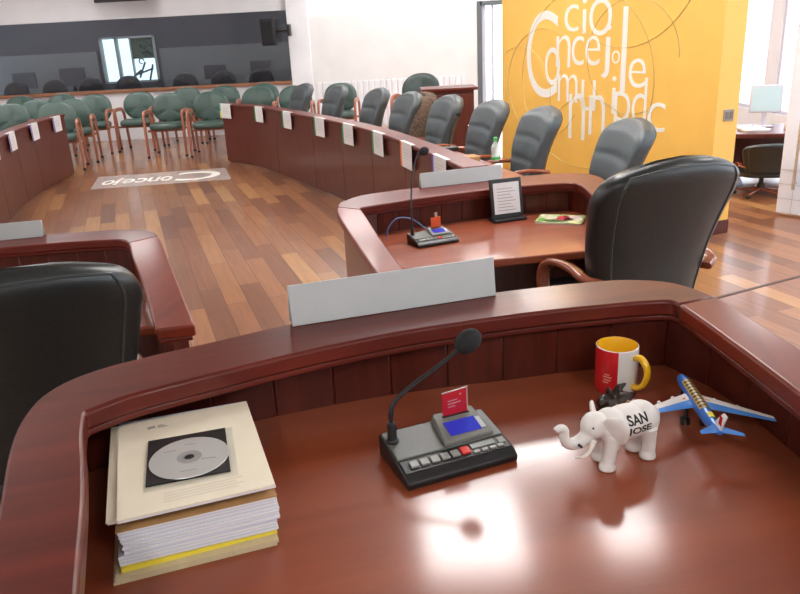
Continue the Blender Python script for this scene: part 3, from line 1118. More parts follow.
# ---------------------------------------------------------------- green guest chairs
def guest_chair(label, group):
    t = thing('guest_chair', label, 'chair', group=group)
    b = NB()
    rings = []
    N = 36
    for y, k in ((-0.045, 0.55), (-0.042, 0.82), (-0.03, 0.96), (-0.01, 1.0), (0.012, 0.985), (0.03, 0.92), (0.042, 0.78), (0.05, 0.5), (0.052, 0.2)):
        ring = []
        for j in range(N):
            c, s = sup(2 * PI * j / N, 2.45)
            x = 0.255 * k * c * (1.0 - 0.12 * max(0, -s))
            z = 0.655 + 0.215 * k * s
            dent = 0.0
            if y > 0.0:
                ang = math.atan2(s, c)
                for q in (PI / 2, -PI / 6, -5 * PI / 6):
                    dd_ = abs((ang - q + PI) % (2 * PI) - PI)
                    dent += 0.014 * math.exp(-(dd_ / 0.22) ** 2) * (0.4 if k < 0.3 or k > 0.97 else 1)
            ring.append((x, -0.22 + y - dent - 0.16 * (z - 0.5) + 0.06 * c * c * k, z))
        rings.append(ring)
    loft(b, rings)
    obj('backrest', b, M_green, t, ang=70)
    b = NB()
    rr = []
    for z, k in ((0.385, 0.88), (0.395, 0.97), (0.425, 1.0), (0.455, 0.98), (0.472, 0.88), (0.476, 0.5)):
        rr.append([(0.245 * k * c, 0.02 + 0.235 * k * s, z) for c, s in [sup(2 * PI * j / 30, 3.4) for j in range(30)]])
    loft(b, rr)
    obj('seat', b, M_green, t, ang=70)
    for s in (-1, 1):
        x = s * 0.275
        path = smooth([(x, 0.26, 0.03), (x, 0.245, 0.3), (x, 0.225, 0.56), (x, 0.19, 0.62), (x, 0.1, 0.635), (x, -0.12, 0.625), (x, -0.20, 0.58), (x, -0.225, 0.5), (x, -0.27, 0.03)], 34)
        b = NB()
        tube(b, path, 0.030, 0.018, seg=10, ex=3.4, up=(1, 0, 0))
        fr = obj('arm_frame', b, M_legwood, t, ang=50)
        for y in (0.26, -0.27):
            b = NB()
            lathe(b, [(0.016, 0.0), (0.022, 0.006), (0.022, 0.03), (0.015, 0.036)], 12, (x, y, 0))
            obj('foot', b, M_rub, fr)
    b = NB()
    box(b, -0.27, 0.27, 0.10, 0.14, 0.355, 0.385)
    obj('stretcher', b, M_legwood, t, 0.005)
    b = NB()
    box(b, -0.27, 0.27, -0.16, -0.12, 0.355, 0.385)
    obj('stretcher', b, M_legwood, t, 0.005)
    for x in (-0.08, 0.08):
        b = NB()
        box(b, x - 0.02, x + 0.02, -0.27, -0.16, 0.36, 0.50)
        obj('back_bracket', b, M_black, t, 0.005)
    return t

GG = 'green guest chairs in rows'
guests = [  # back position (x, y), facing, label
    ((-3.27, 11.40), (0.02, -1), 'front-row green guest chair nearest the white floor lettering, both wooden legs in view'),
    ((-2.62, 11.25), (0.05, -1), 'front-row green guest chair touching the end of the curved desk'),
    ((-3.96, 12.20), (0.0, -1), 'green guest chair half behind the front chair, beside the gap before the bright reflection'),
    ((-4.61, 12.05), (0.06, -1), 'green guest chair standing apart with seat and both wooden arms in view'),
    ((-4.60, 11.14), (0.25, -1), 'green guest chair whose wooden leg shows beside the far end of the purple-carded desk'),
    ((-4.56, 10.47), (0.3, -1), 'nearest green guest chair behind the far purple-striped name card'),
    ((-3.35, 12.75), (0.0, -1), 'back-row green guest chair peeping between the two front-row chairs'),
    ((-2.72, 12.75), (0.0, -1), 'back-row green guest chair behind the chair at the end of the curved desk'),
    ((-2.02, 11.85), (0.0, -1), 'green guest chair rising behind the green and yellow striped name card'),
    ((-2.08, 12.80), (0.0, -1), 'rearmost green guest chair under the black loudspeaker'),
    ((-1.42, 11.60), (0.0, -1), 'green guest chair behind the second green-striped name card'),
    ((-5.32, 10.77), (0.3, -1), 'green guest chair behind the second purple-striped name card'),
    ((-5.28, 11.50), (0.15, -1), 'green guest chair in the middle of the cluster behind the purple-carded desk'),
    ((-5.42, 12.78), (0.0, -1), 'back-row green guest chair below the booth window, beside the standing-apart chair'),
    ((-6.10, 12.75), (0.0, -1), 'back-row green guest chair second from the far corner of the booth window'),
    ((-6.05, 11.55), (0.2, -1), 'green guest chair at the photo edge above the cut-off name card'),
    ((-6.06, 10.70), (0.3, -1), 'green guest chair cut by the photo edge, nearest the cut-off name card'),
    ((-0.74, 11.75), (-0.1, -1), 'green guest chair between the last two grey leather chairs'),
]
gc = None
for bk, d, lab in guests:
    d = Vector(d).normalized()
    p = Vector(bk) + d * 0.24
    if gc is None:
        gc = guest_chair(lab, GG)
        gc.location = (p.x, p.y, 0)
        gc.rotation_euler = (0, 0, face(d.x, d.y))
    else:
        dup(gc, (p.x, p.y, 0), face(d.x, d.y), lab)
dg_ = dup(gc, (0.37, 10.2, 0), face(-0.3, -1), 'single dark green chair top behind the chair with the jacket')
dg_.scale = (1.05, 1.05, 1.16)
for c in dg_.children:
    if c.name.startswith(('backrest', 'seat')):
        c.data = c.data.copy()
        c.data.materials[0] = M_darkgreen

# ---------------------------------------------------------------- things around the curved desk
t = thing('wooden_cabinet', 'upright red-brown wooden cabinet behind the grey chairs', 'cabinet', (0.64, 8.35, 0))
b = NB()
box(b, -0.26, 0.26, -0.2, 0.2, 0.05, 0.92)
obj('body', b, M_front, t, 0.004)
b = NB()
box(b, -0.30, 0.30, -0.23, 0.23, 0.92, 0.95)
obj('top', b, M_ledge, t, 0.006)
b = NB()
box(b, -0.24, 0.24, -0.215, -0.2, 0.1, 0.88)
d_ = obj('door', b, M_front, t, 0.004)
b = NB()
ball(b, (0.19, -0.228, 0.55), 0.015)
obj('knob', b, M_chrome, d_)
b = NB()
box(b, -0.25, 0.25, -0.19, 0.19, 0.0, 0.05)
obj('plinth', b, M_black, t)

t = thing('water_bottle', 'small clear water bottle with a green cap on the curved desk', 'bottle', (0.735, 5.32, 0.6205))
b = NB()
lathe(b, [(0.026, 0), (0.031, 0.006), (0.031, 0.04), (0.028, 0.05), (0.031, 0.06), (0.031, 0.095), (0.024, 0.115), (0.012, 0.135), (0.012, 0.145)], 20)
obj('body', b, M_bottle, t)
b = NB()
lathe(b, [(0.015, 0.143), (0.0155, 0.146), (0.0155, 0.165), (0.014, 0.168)], 16)
obj('cap', b, M_capgreen, t)
b = NB()
lathe(b, [(0.0313, 0.012), (0.0316, 0.013), (0.0316, 0.03), (0.0313, 0.031)], 20)
obj('label_band', b, M_capgreen, t)

t = thing('cardboard_box', 'small brown cardboard box on the curved desk behind a blank nameplate', 'box', (0.52, 5.22, 0.6205), 0.25)
b = NB()
box(b, -0.075, 0.075, -0.06, 0.06, 0, 0.055)
obj('body', b, M_kraft, t, 0.002)
b = NB()
box(b, -0.077, 0.077, -0.062, 0.062, 0.045, 0.062)
obj('lid', b, M_kraft, t, 0.002)
for k, (x, y, a, lab) in enumerate(((0.28, 5.64, 0.4, 'loose white papers on the curved desk beside the orange-striped name card'), (0.46, 4.92, 0.1, 'loose white papers on the curved desk against the brown box'))):
    t = thing('paper_sheets', lab, 'papers', (x, y, 0.6205), a)
    for q in range(3):
        b = NB()
        box(b, -0.10, 0.10, -0.13, 0.13, q * 0.003, q * 0.003 + 0.0025, Matrix.Rotation(0.12 * q - 0.1, 4, 'Z'))
        obj('sheet', b, M_paper, t)

# gooseneck microphone on the curved desk
t = thing('gooseneck_microphone', 'small gooseneck microphone on the curved desk in front of a grey chair', 'microphone', (0.82, 5.72, 0.6205))
t.location = (0.45, 5.9, 0.6205)
t.rotation_euler = (0, 0, 0.4)
b = NB()
box(b, -0.06, 0.06, -0.05, 0.05, 0, 0.035)
obj('base', b, M_black, t, 0.008)
b = NB()
tube(b, smooth([(0, 0, 0.03), (0.005, 0, 0.12), (0.03, 0, 0.22), (0.08, 0, 0.27)], 14), 0.004, seg=6)
obj('gooseneck', b, M_black, t)
b = NB()
ball(b, (0.09, 0, 0.278), (0.02, 0.018, 0.018), 12)
obj('foam_head', b, M_blacksoft, t)

# floor lettering: translucent white film with upside-down word
FC = [Vector((-3.51, 8.56)), Vector((-1.92, 8.76)), Vector((-2.17, 9.64)), Vector((-3.74, 9.43))]
cx = sum((p for p in FC), Vector((0, 0))) / 4
t = thing('floor_decal', 'pale rectangular floor decal with white upside-down lettering before the green chairs', 'floor decal', (cx.x, cx.y, 0.0005))
b = NB()
prism(b, [p - cx for p in FC], 0, 0.001)
obj('film', b, mat('translucent_film', (0.85, 0.80, 0.78), 0.4, alpha=0.22), t)
ex = (FC[0] - FC[1]).normalized()
ey = Vector((-ex.y, ex.x))
if ey.y > 0:
    ey = -ey
MF = Matrix(((ex.x, ey.x, 0, 0), (ex.y, ey.y, 0, 0), (0, 0, 1, 0.0012), (0, 0, 0, 1)))
b = NB()
add_text(b, 'C', MF @ Matrix.Translation((-0.70, -0.30, 0)), 0.52, 0.60, 0.001, offset=0.012)
obj('letter', b, M_signwhite, t)
x = -0.13
for ch, w_ in (('o', 0.14), ('n', 0.13), ('c', 0.13), ('e', 0.14), ('j', 0.07), ('o', 0.14)):
    b = NB()
    add_text(b, ch, MF @ Matrix.Translation((x, -0.10 - (0.1 if ch == 'j' else 0), 0)), w_, 0.30 + (0.14 if ch == 'j' else 0), 0.001, offset=0.012)
    obj('letter', b, M_signwhite, t)
    x += w_ + 0.015

# loudspeaker by the window, ceiling display, booth furniture
t = thing('wall_loudspeaker', 'black loudspeaker on a wall bracket in front of the dark booth window', 'loudspeaker', (-1.95, 13.15, 1.66), -0.12)
b = NB()
rings = []
for z, w_, d_ in ((-0.21, 0.105, 0.10), (-0.19, 0.115, 0.11), (0.19, 0.125, 0.12), (0.21, 0.115, 0.11)):
    rings.append([(w_ * c, d_ * s, z) for c, s in [sup(2 * PI * j / 28, 7) for j in range(28)]])
loft(b, rings)
obj('cabinet', b, M_boothblack, t, ang=40)
b = NB()
box(b, -0.095, 0.095, -0.128, -0.118, -0.17, 0.17)
obj('grille', b, M_blacksoft, t, 0.01)
b = NB()
tube(b, [(0.11, 0.02, 0.0), (0.22, 0.03, 0.02), (0.32, 0.09, 0.02)], 0.022, seg=8)
box(b, 0.30, 0.345, 0.03, 0.16, -0.07, 0.11)
obj('bracket', b, M_black, t)

t = thing('wall_display', 'dark flat screen high on the white wall, only its lower edge in view', 'screen', (-4.25, 12.9, 2.24))
b = NB()
box(b, -0.42, 0.42, 0, 0.06, 0, 0.5)
obj('casing', b, M_black, t, 0.01)
b = NB()
box(b, -0.39, 0.39, -0.004, 0, 0.03, 0.47)
obj('screen', b, mat('dark_screen', (0.03, 0.03, 0.04), 0.15), t)
b = NB()
box(b, -0.1, 0.1, 0.06, 0.50, 0.2, 0.32)
obj('wall_mount', b, M_black, t)

k0 = None
for i, (x, y) in enumerate(((-7.0, 14.35), (-6.3, 14.4), (-5.6, 14.35), (-4.9, 14.4), (-3.85, 14.4), (-3.1, 14.35), (-2.4, 14.4))):
    lab = 'black chair silhouette inside the booth, ' + ('number at the photo edge', 'beside the edge silhouette', 'below the dim monitor', 'just before the bright pane', 'just past the bright pane', 'near the middle of the second pane', 'nearest the loudspeaker')[i].replace('number at the', 'closest to the')
    if k0 is None:
        k0 = dup(gc, (x, y, 0), PI, lab, 'chair silhouettes in the booth')
        k0.scale = (0.95, 1.0, 1.2)
        for c in k0.children:
            c.data = c.data.copy()
            c.data.materials[0] = M_boothblack
            for g in c.children:
                g.data = g.data.copy()
    else:
        dup(k0, (x, y, 0), PI + random.uniform(-0.08, 0.08), lab)
for (x, w_, h_, lab) in ((-7.15, 0.5, 0.30, 'dim monitor inside the booth close to the photo edge'), (-6.2, 0.5, 0.34, 'dim monitor in the booth near the bright pane'), (-3.4, 0.45, 0.26, 'dim monitor in the booth beyond the bright pane'), (-2.5, 0.4, 0.3, 'dim monitor in the booth near the loudspeaker')):
    t = thing('booth_monitor', lab, 'monitor', (x, 15.3, 0.76), random.uniform(-0.2, 0.2), 'monitors inside the booth')
    b = NB()
    box(b, -w_ / 2, w_ / 2, -0.02, 0.02, 0.12, 0.12 + h_)
    obj('screen', b, M_booth, t, 0.006)
    b = NB()
    box(b, -0.03, 0.03, -0.02, 0.02, 0.01, 0.14)
    box(b, -0.1, 0.1, -0.08, 0.08, 0, 0.012)
    obj('stand', b, M_boothblack, t)
t = thing('booth_counter', 'long dark counter inside the booth behind the tinted glass', 'counter', (-4.4, 15.3, 0))
b = NB()
box(b, -3.6, 3.6, -0.35, 0.35, 0.72, 0.76)
obj('top', b, M_booth, t)
for x in (-3.4, 0, 3.4):
    b = NB()
    box(b, x - 0.03, x + 0.03, -0.3, 0.3, 0, 0.72)
    obj('support', b, M_booth, t)

# ---------------------------------------------------------------- office corner at the far right
t = thing('office_desk', 'wooden office desk beyond the yellow wall under the bright window', 'desk', (3.45, 6.95, 0), -0.30)
b = NB()
box(b, -0.55, 0.75, -0.35, 0.35, 0.48, 0.52)
obj('top', b, M_front, t, 0.006)
b = NB()
box(b, -0.50, 0.70, 0.28, 0.31, 0.05, 0.48)
obj('modesty_panel', b, M_front, t)
for x in (-0.5, 0.67):
    b = NB()
    box(b, x, x + 0.03, -0.3, 0.31, 0.0, 0.48)
    obj('leg_panel', b, M_front, t)
MO = Matrix.Translation((3.45, 6.95, 0.5205)) @ Matrix.Rotation(-0.30, 4, 'Z')
def on_desk(x, y):
    v = MO @ Vector((x, y, 0))
    return (v.x, v.y, v.z)
t = thing('computer_monitor', 'pale blue computer monitor on the office desk', 'monitor', on_desk(0.02, 0.15), -0.25)
b = NB()
box(b, -0.14, 0.14, -0.012, 0.012, 0.13, 0.38)
obj('casing', b, M_lav, t, 0.006)
b = NB()
box(b, -0.125, 0.125, -0.015, -0.0125, 0.145, 0.365)
obj('screen', b, M_screen, t)
b = NB()
box(b, -0.02, 0.02, 0.0, 0.02, 0.008, 0.15)
box(b, -0.08, 0.08, -0.05, 0.05, 0, 0.01)
obj('stand', b, M_lav, t)
for (x, y, a, w_, h_, m_, lab) in ((-0.40, -0.12, 0.1, 0.10, 0.012, M_paper, 'white paper pile at the edge of the office desk'), (-0.10, -0.12, -0.1, 0.11, 0.02, M_paperblue, 'bluish paper pile in the middle of the office desk'), (0.33, -0.05, 0.2, 0.13, 0.05, M_paper, 'taller white paper pile on the office desk by the glass door')):
    t = thing('paper_pile', lab, 'papers', on_desk(x, y), a)
    b = NB()
    box(b, -w_, w_, -0.1, 0.1, 0, h_ * 0.5)
    obj('lower_sheets', b, m_, t)
    b = NB()
    box(b, -w_, w_, -0.1, 0.1, h_ * 0.5, h_, Matrix.Rotation(0.15, 4, 'Z'))
    obj('upper_sheets', b, M_paper, t)
t = thing('desk_telephone', 'small dark telephone on the office desk beside the yellow wall', 'telephone', on_desk(-0.36, 0.14), 0.1)
b = NB()
rings = [[(0.09 * k * c, 0.08 * k * s, z + 0.02 * s) for c, s in [sup(2 * PI * j / 20, 5) for j in range(20)]] for z, k in ((0.0, 1), (0.03, 1), (0.045, 0.9))]
for p in range(20):
    rings[0][p] = (rings[0][p][0], rings[0][p][1], 0)
loft(b, rings)
obj('body', b, M_black, t)
b = NB()
tube(b, smooth([(-0.08, 0.0, 0.055), (-0.06, 0, 0.08), (0.06, 0, 0.08), (0.08, 0, 0.055)], 12), 0.018, seg=8)
obj('handset', b, M_black, t)
t = thing('desk_triangle_sign', 'beige folded tent card on the office desk by the glass door', 'tent card', on_desk(0.63, -0.1), 0.0)
b = NB()
prism_pts = [(-0.06, 0.0), (0.06, 0.0), (0.0, 0.16)]
vs = [[b.verts.new((x, y, z)) for x, z in prism_pts] for y in (-0.07, 0.07)]
b.faces.new(vs[0])
b.faces.new(vs[1][::-1])
for i in range(3):
    b.faces.new((vs[0][i], vs[0][(i + 1) % 3], vs[1][(i + 1) % 3], vs[1][i]))
obj('card', b, mat('beige_card', (0.66, 0.58, 0.48), 0.6), t)

# low black office chair pushed under the office desk
oc = dup(c0, (3.26, 6.50, 0), face(0.25, 1), 'black office chair pushed up to the office desk by the window')
oc.scale = (0.72, 0.72, 0.46)
oc.name = 'office_chair'
t = thing('shopping_bag', 'pale blue cloth bag slumped on the floor beside the office chair', 'bag', (3.16, 6.95, 0))
b = NB()
rings = []
for i, (z, k) in enumerate(((0.0, 0.85), (0.02, 1.0), (0.08, 0.95), (0.13, 0.7), (0.16, 0.3))):
    rings.append([(0.13 * k * c + 0.012 * math.sin(5 * c + 3 * i), 0.11 * k * s + 0.012 * math.cos(6 * s + i), z + 0.01 * math.sin(7 * c) * (i > 0)) for c, s in [sup(2 * PI * j / 24, 2.2) for j in range(24)]])
loft(b, rings)
obj('body', b, M_bagblue, t, ang=80)
b = NB()
tube(b, smooth([(-0.05, 0, 0.13), (-0.04, 0, 0.19), (0.03, 0.02, 0.2), (0.06, 0, 0.13)], 12), 0.006, seg=6)
obj('handle', b, M_paper, t)


# ---------------------------------------------------------------- microphone units
def mic_unit(label, loc, rz, card_m, neck, head_dir, cable, cable_m, with_strip=False):
    t = thing('conference_microphone', label, 'microphone unit', loc, rz)
    # wedge body
    b = NB()
    prof = [(-0.064, 0.0), (0.060, 0.0), (0.062, 0.038), (-0.052, 0.022), (-0.066, 0.012)]
    L_ = [b.verts.new((-0.1, y, z)) for y, z in prof]
    R_ = [b.verts.new((0.1, y, z)) for y, z in prof]
    b.faces.new(L_[::-1])
    b.faces.new(R_)
    for i in range(5):
        b.faces.new((L_[i], L_[(i + 1) % 5], R_[(i + 1) % 5], R_[i]))
    obj('body', b, M_black, t, 0.003, 2)
    sl = math.atan2(0.016, 0.114)
    MS = Matrix.Translation((0, -0.052, 0.022)) @ Matrix.Rotation(sl, 4, 'X')     # top face: y from 0 to .115
    b = NB()
    box(b, -0.097, 0.097, 0.034, 0.112, -0.002, 0.004, MS)
    obj('top_plate', b, M_grey, t, 0.002)
    b = NB()
    pts = [(-0.012, 0.036), (0.082, 0.036), (0.076, 0.11), (-0.004, 0.11)]
    lo = [b.verts.new(MS @ Vector((x, y, 0.004))) for x, y in pts]
    hi = [b.verts.new(MS @ Vector((x * 0.95 + 0.002, 0.038 + (y - 0.036) * 0.95, 0.012 if y < 0.1 else 0.02))) for x, y in pts]
    b.faces.new(lo[::-1])
    b.faces.new(hi)
    for i in range(4):
        b.faces.new((lo[i], lo[(i + 1) % 4], hi[(i + 1) % 4], hi[i]))
    ds = obj('display_housing', b, M_grey2, t, 0.002)
    s2 = math.atan2(0.008, 0.070)
    MT = MS @ Matrix.Translation((0, 0.038, 0.0122)) @ Matrix.Rotation(s2, 4, 'X')
    b = NB()
    box(b, 0.006, 0.064, 0.010, 0.043, 0.0, 0.0012, MT)
    obj('screen', b, M_lcd, ds)
    b = NB()
    box(b, 0.064, 0.073, 0.012, 0.040, 0.0, 0.0010, MT)
    obj('screen_edge', b, M_plate, ds)
    b = NB()
    box(b, 0.012, 0.062, 0.055, 0.060, -0.003, 0.002, MT)
    obj('card_slot', b, M_black, ds)
    b = NB()
    MC = MT @ Matrix.Translation((0.037, 0.0575, 0.0)) @ Matrix.Rotation(math.radians(-9), 4, 'X') @ Matrix.Rotation(math.radians(-4), 4, 'Y')
    box(b, -0.024, 0.024, -0.0008, 0.0008, -0.001, 0.050, MC)
    cd = obj('access_card', b, card_m, t, 0.0)
    cd['label'] = 'plastic card standing in the slot'
    b = NB()
    for x0, x1, z0, z1 in ((-0.024, 0.024, 0.0485, 0.0502), (0.0225, 0.0242, 0, 0.05)):
        box(b, x0, x1, -0.0010, 0.0010, z0, z1, MC)
    for x0, x1, z0, z1 in ((-0.014, 0.004, 0.030, 0.0315), (-0.014, 0.010, 0.024, 0.0255), (-0.014, 0.000, 0.018, 0.0195), (0.009, 0.012, 0.038, 0.041)):
        box(b, x0, x1, -0.0010, 0.0010, z0, z1, MC)
    obj('card_print', b, M_cardedge if not with_strip else M_card_or, cd)
    # keys on the front strip
    b = NB()
    box(b, -0.096, 0.096, 0.001, 0.032, -0.001, 0.0015, MS)
    obj('key_strip', b, M_black, t, 0.001, 1)
    for k in range(5):
        x = -0.076 + k * 0.0185
        b = NB()
        box(b, x - 0.0072, x + 0.0072, 0.009, 0.024, 0.001, 0.0052, MS)
        obj('key', b, M_btn, t, 0.0012)
    b = NB()
    box(b, 0.0085, 0.0245, 0.009, 0.026, 0.001, 0.0052, MS)
    k_ = obj('key', b, M_btnred, t, 0.0012)
    k_['label'] = 'red key'
    b = NB()
    box(b, 0.030, 0.074, 0.017, 0.030, 0.001, 0.003, MS)
    obj('status_display', b, M_lcd2, t)
    for k in range(4):
        x = 0.034 + k * 0.015
        b = NB()
        box(b, x - 0.0055, x + 0.0055, 0.005, 0.012, 0.001, 0.004, MS)
        obj('small_key', b, M_btn, t, 0.001)
    b = NB()
    box(b, 0.080, 0.092, 0.014, 0.028, 0.001, 0.003, MS)
    obj('indicator', b, M_grey2, t)
    # gooseneck
    b = NB()
    lathe(b, [(0.011, 0.034), (0.011, 0.040), (0.008, 0.043), (0.0075, 0.070), (0.0055, 0.074)], 16, (neck[0][0], neck[0][1], 0))
    obj('neck_socket', b, M_black, t)
    b = NB()
    tube(b, smooth(neck, 30), 0.0038, seg=8)
    obj('gooseneck', b, M_black, t)
    b = NB()
    hd = Vector(neck[-1])
    dr = Vector(head_dir).normalized()
    qm = dr.to_track_quat('Z', 'Y').to_matrix()
    ball(b, hd + dr * 0.016, (0.0195, 0.0195, 0.025), 18, qm)
    obj('foam_head', b, M_blacksoft, t)
    b = NB()
    tube(b, smooth(cable, 30), 0.0028, seg=8)
    obj('cable', b, cable_m, t)
    if with_strip:
        b = NB()
        box(b, 0.048, 0.060, 0.055, 0.058, 0.03, 0.115, Matrix.Rotation(math.radians(-4), 4, 'Y'))  # slim grey upright strip at the back of the unit
        obj('upright_strip', b, mat('grey_strip', (0.42, 0.42, 0.40), 0.4), t)
    return t

mic_unit('conference microphone with red card in its slot on the foreground desk', (0.066, 1.098, 0.8205), math.radians(21.5), M_card_red,
         [(-0.086, 0.031, 0.04), (-0.086, 0.031, 0.085), (-0.078, 0.033, 0.108), (-0.045, 0.034, 0.130), (0.01, 0.034, 0.157), (0.048, 0.034, 0.180)], (0.9, 0.0, 0.55),
         [(-0.052, 0.060, 0.015), (-0.056, 0.078, 0.020), (-0.066, 0.085, 0.045), (-0.075, 0.07, 0.068), (-0.082, 0.045, 0.078)], M_black)
mic_unit('conference microphone with orange card on the middle desk', (0.160, 3.215, 0.6205), math.radians(22), M_card_or,
         [(-0.082, 0.035, 0.04), (-0.082, 0.037, 0.10), (-0.070, 0.06, 0.20), (-0.045, 0.09, 0.30), (-0.010, 0.11, 0.375), (0.01, 0.115, 0.385)], (1.0, 0.1, 0.25),
         [(0.0, 0.03, 0.045), (-0.03, 0.04, 0.07), (-0.075, 0.07, 0.105), (-0.13, 0.10, 0.105), (-0.17, 0.11, 0.06), (-0.175, 0.115, 0.004)], M_bluecable, True)

# ---------------------------------------------------------------- things on the middle desk
t = thing('display_stand', 'black desk stand holding a white sheet on the middle desk', 'stand', (0.548, 3.545, 0.6205), math.radians(17))
b = NB()
MK = Matrix.Rotation(math.radians(-10), 4, 'X')
box(b, -0.085, 0.085, -0.006, 0.006, 0.012, 0.205, MK)
obj('frame', b, M_black, t, 0.004)
b = NB()
box(b, -0.068, 0.068, -0.0085, -0.0062, 0.035, 0.185, MK)
pg = obj('sheet', b, M_paper, t)
b = NB()
for k in range(8):
    box(b, -0.05, 0.045 - 0.012 * (k % 3), -0.0092, -0.0086, 0.05 + k * 0.015, 0.053 + k * 0.015, MK)
obj('printed_lines', b, M_inkgrey, pg)
b = NB()
box(b, -0.087, 0.087, -0.035, 0.045, 0.0, 0.016)
obj('base', b, M_black, t, 0.004)
b = NB()
box(b, -0.03, 0.03, -0.004, 0.004, 0.0, 0.16, Matrix.Translation((0, 0.09, 0.006)) @ Matrix.Rotation(math.radians(20), 4, 'X'))
obj('prop', b, M_black, t)

t = thing('magazine', 'colourful glossy magazine lying on the middle desk', 'magazine', (0.795, 3.490, 0.6205), math.radians(-22))
t.scale = (1.15, 1.1, 1)
b = NB()
box(b, -0.095, 0.095, -0.075, 0.075, 0, 0.007)
obj('pages', b, M_paper, t, 0.001, 1)
b = NB()
box(b, -0.096, 0.096, -0.076, 0.076, 0.007, 0.0085)
cv = obj('cover', b, mat('magazine_cover', (0.42, 0.50, 0.20), 0.3, noise=0.6, nscale=45), t)
for (x, y, w_, h_, c_) in ((-0.05, 0.02, 0.035, 0.04, (0.75, 0.72, 0.5)), (0.01, 0.01, 0.028, 0.045, (0.6, 0.06, 0.08)), (0.055, 0.03, 0.03, 0.03, (0.75, 0.55, 0.5)), (-0.02, -0.045, 0.05, 0.022, (0.05, 0.10, 0.03)), (0.035, -0.01, 0.02, 0.03, (0.08, 0.02, 0.03)), (-0.075, 0.05, 0.015, 0.02, (0.85, 0.85, 0.75)), (0.075, 0.0, 0.015, 0.03, (0.85, 0.8, 0.7)), (0.06, -0.04, 0.025, 0.025, (0.8, 0.75, 0.4)), (-0.075, -0.03, 0.015, 0.035, (0.2, 0.4, 0.08))):
    b = NB()
    lathe(b, [(1.0, 0.0086), (0.98, 0.0092)], 14)
    for v in b.verts:
        v.co.x = x + v.co.x * w_
        v.co.y = y + v.co.y * h_
    obj('cover_picture', b, mat('cover_ink', c_, 0.3), cv)

# ---------------------------------------------------------------- pile of papers on the head desk
PC, PR_ = Vector((-0.338, 0.998)), math.radians(18.5)
def sheet_block(name, label, cat, cx_, cy_, z, w_, h_, th, rot, m, layers=1, jitter=0.0, warp=0.0, parts='sheets'):
    t = thing(name, label, cat, (cx_, cy_, z), rot)
    for k in range(layers):
        b = NB()
        n = 8
        dz = th / layers
        jx, jy, ja = random.uniform(-jitter, jitter), random.uniform(-jitter, jitter), random.uniform(-jitter, jitter) * 3
        Mj = Matrix.Translation((jx, jy, 0)) @ Matrix.Rotation(ja, 4, 'Z')
        lo = [[b.verts.new(Mj @ Vector((-w_ / 2 + w_ * i / n, -h_ / 2 + h_ * j / n, k * dz))) for j in range(n + 1)] for i in range(n + 1)]
        hi = [[b.verts.new(Mj @ Vector((-w_ / 2 + w_ * i / n, -h_ / 2 + h_ * j / n, (k + 1) * dz - 0.0003 + (warp * max(0, (j / n - 0.6)) ** 2 * (i / n) if k == layers - 1 else 0)))) for j in range(n + 1)] for i in range(n + 1)]
        for i in range(n):
            for j in range(n):
                b.faces.new((lo[i][j], lo[i][j + 1], lo[i + 1][j + 1], lo[i + 1][j]))
                b.faces.new((hi[i][j], hi[i + 1][j], hi[i + 1][j + 1], hi[i][j + 1]))
        for i in range(n):
            b.faces.new((lo[i][0], lo[i + 1][0], hi[i + 1][0], hi[i][0]))
            b.faces.new((lo[i + 1][n], lo[i][n], hi[i][n], hi[i + 1][n]))
            b.faces.new((lo[0][i + 1], lo[0][i], hi[0][i], hi[0][i + 1]))
            b.faces.new((lo[n][i], lo[n][i + 1], hi[n][i + 1], hi[n][i]))
        obj(parts, b, m if not isinstance(m, list) else m[k % len(m)], t)
    return t

z = 0.8204
M_papers = [M_paperblue, M_paper]
pile = [('manila_folder', 'tan manila folder at the bottom of the paper pile', 'folder', -0.006, -0.002, 0.222, 0.295, 0.009, 18, M_manila, 2, 0.002),
        ('yellow_folder', 'bright yellow folder just above the tan folder in the pile', 'folder', -0.004, 0.002, 0.214, 0.280, 0.006, 19, M_yellowfold, 1, 0.0),
        ('paper_bundle', 'lowest thick bundle of white sheets, lying on the yellow folder', 'papers', 0.000, 0.004, 0.216, 0.279, 0.018, 17.5, M_papers, 7, 0.0015),
        ('paper_bundle', 'middle bundle of white sheets in the paper pile', 'papers', 0.004, 0.004, 0.213, 0.277, 0.020, 18.3, M_papers, 8, 0.0015),
        ('paper_bundle', 'uppermost bundle of white sheets in the pile, under the kraft sheet', 'papers', 0.002, 0.006, 0.214, 0.279, 0.016, 18, M_papers, 6, 0.0012),
        ('kraft_sheet', 'thin kraft brown sheet between the white bundles and the cream documents', 'papers', 0.002, 0.004, 0.218, 0.279, 0.002, 18, M_kraft, 1, 0.0),
        ('white_document', 'white document whose bluish far edge sticks out under the cream cover', 'papers', -0.010, 0.028, 0.214, 0.281, 0.006, 16, M_paperblue, 2, 0.001),
        ('cream_document', 'cream document lying half covered, its edge showing at the side', 'papers', -0.012, 0.010, 0.214, 0.279, 0.006, 18.0, M_cream, 2, 0.001)]
for nm, lab, cat, dx, dy, w_, h_, th, ro, m_, ly, jt_ in pile:
    sheet_block(nm, lab, cat, PC.x + dx, PC.y + dy, z, w_, h_, th, math.radians(ro), m_, ly, jt_, parts='sheets' if 'folder' not in nm else 'cover')
    z += th + 0.0004
top = sheet_block('cream_document', 'topmost cream document under the compact disc', 'papers', PC.x + 0.004, PC.y + 0.002, z, 0.212, 0.277, 0.006, math.radians(18.5), [M_paper, M_cream], 2, 0.0005)
b = NB()
box(b, -0.060, -0.048, 0.105, 0.112, 0.0060, 0.0064)
for i in range(3):
    box(b, -0.044, -0.028 - 0.004 * i, 0.104 + i * 0.0035, 0.1055 + i * 0.0035, 0.0060, 0.0063)
obj('letterhead', b, M_inkgrey, top)
b = NB()
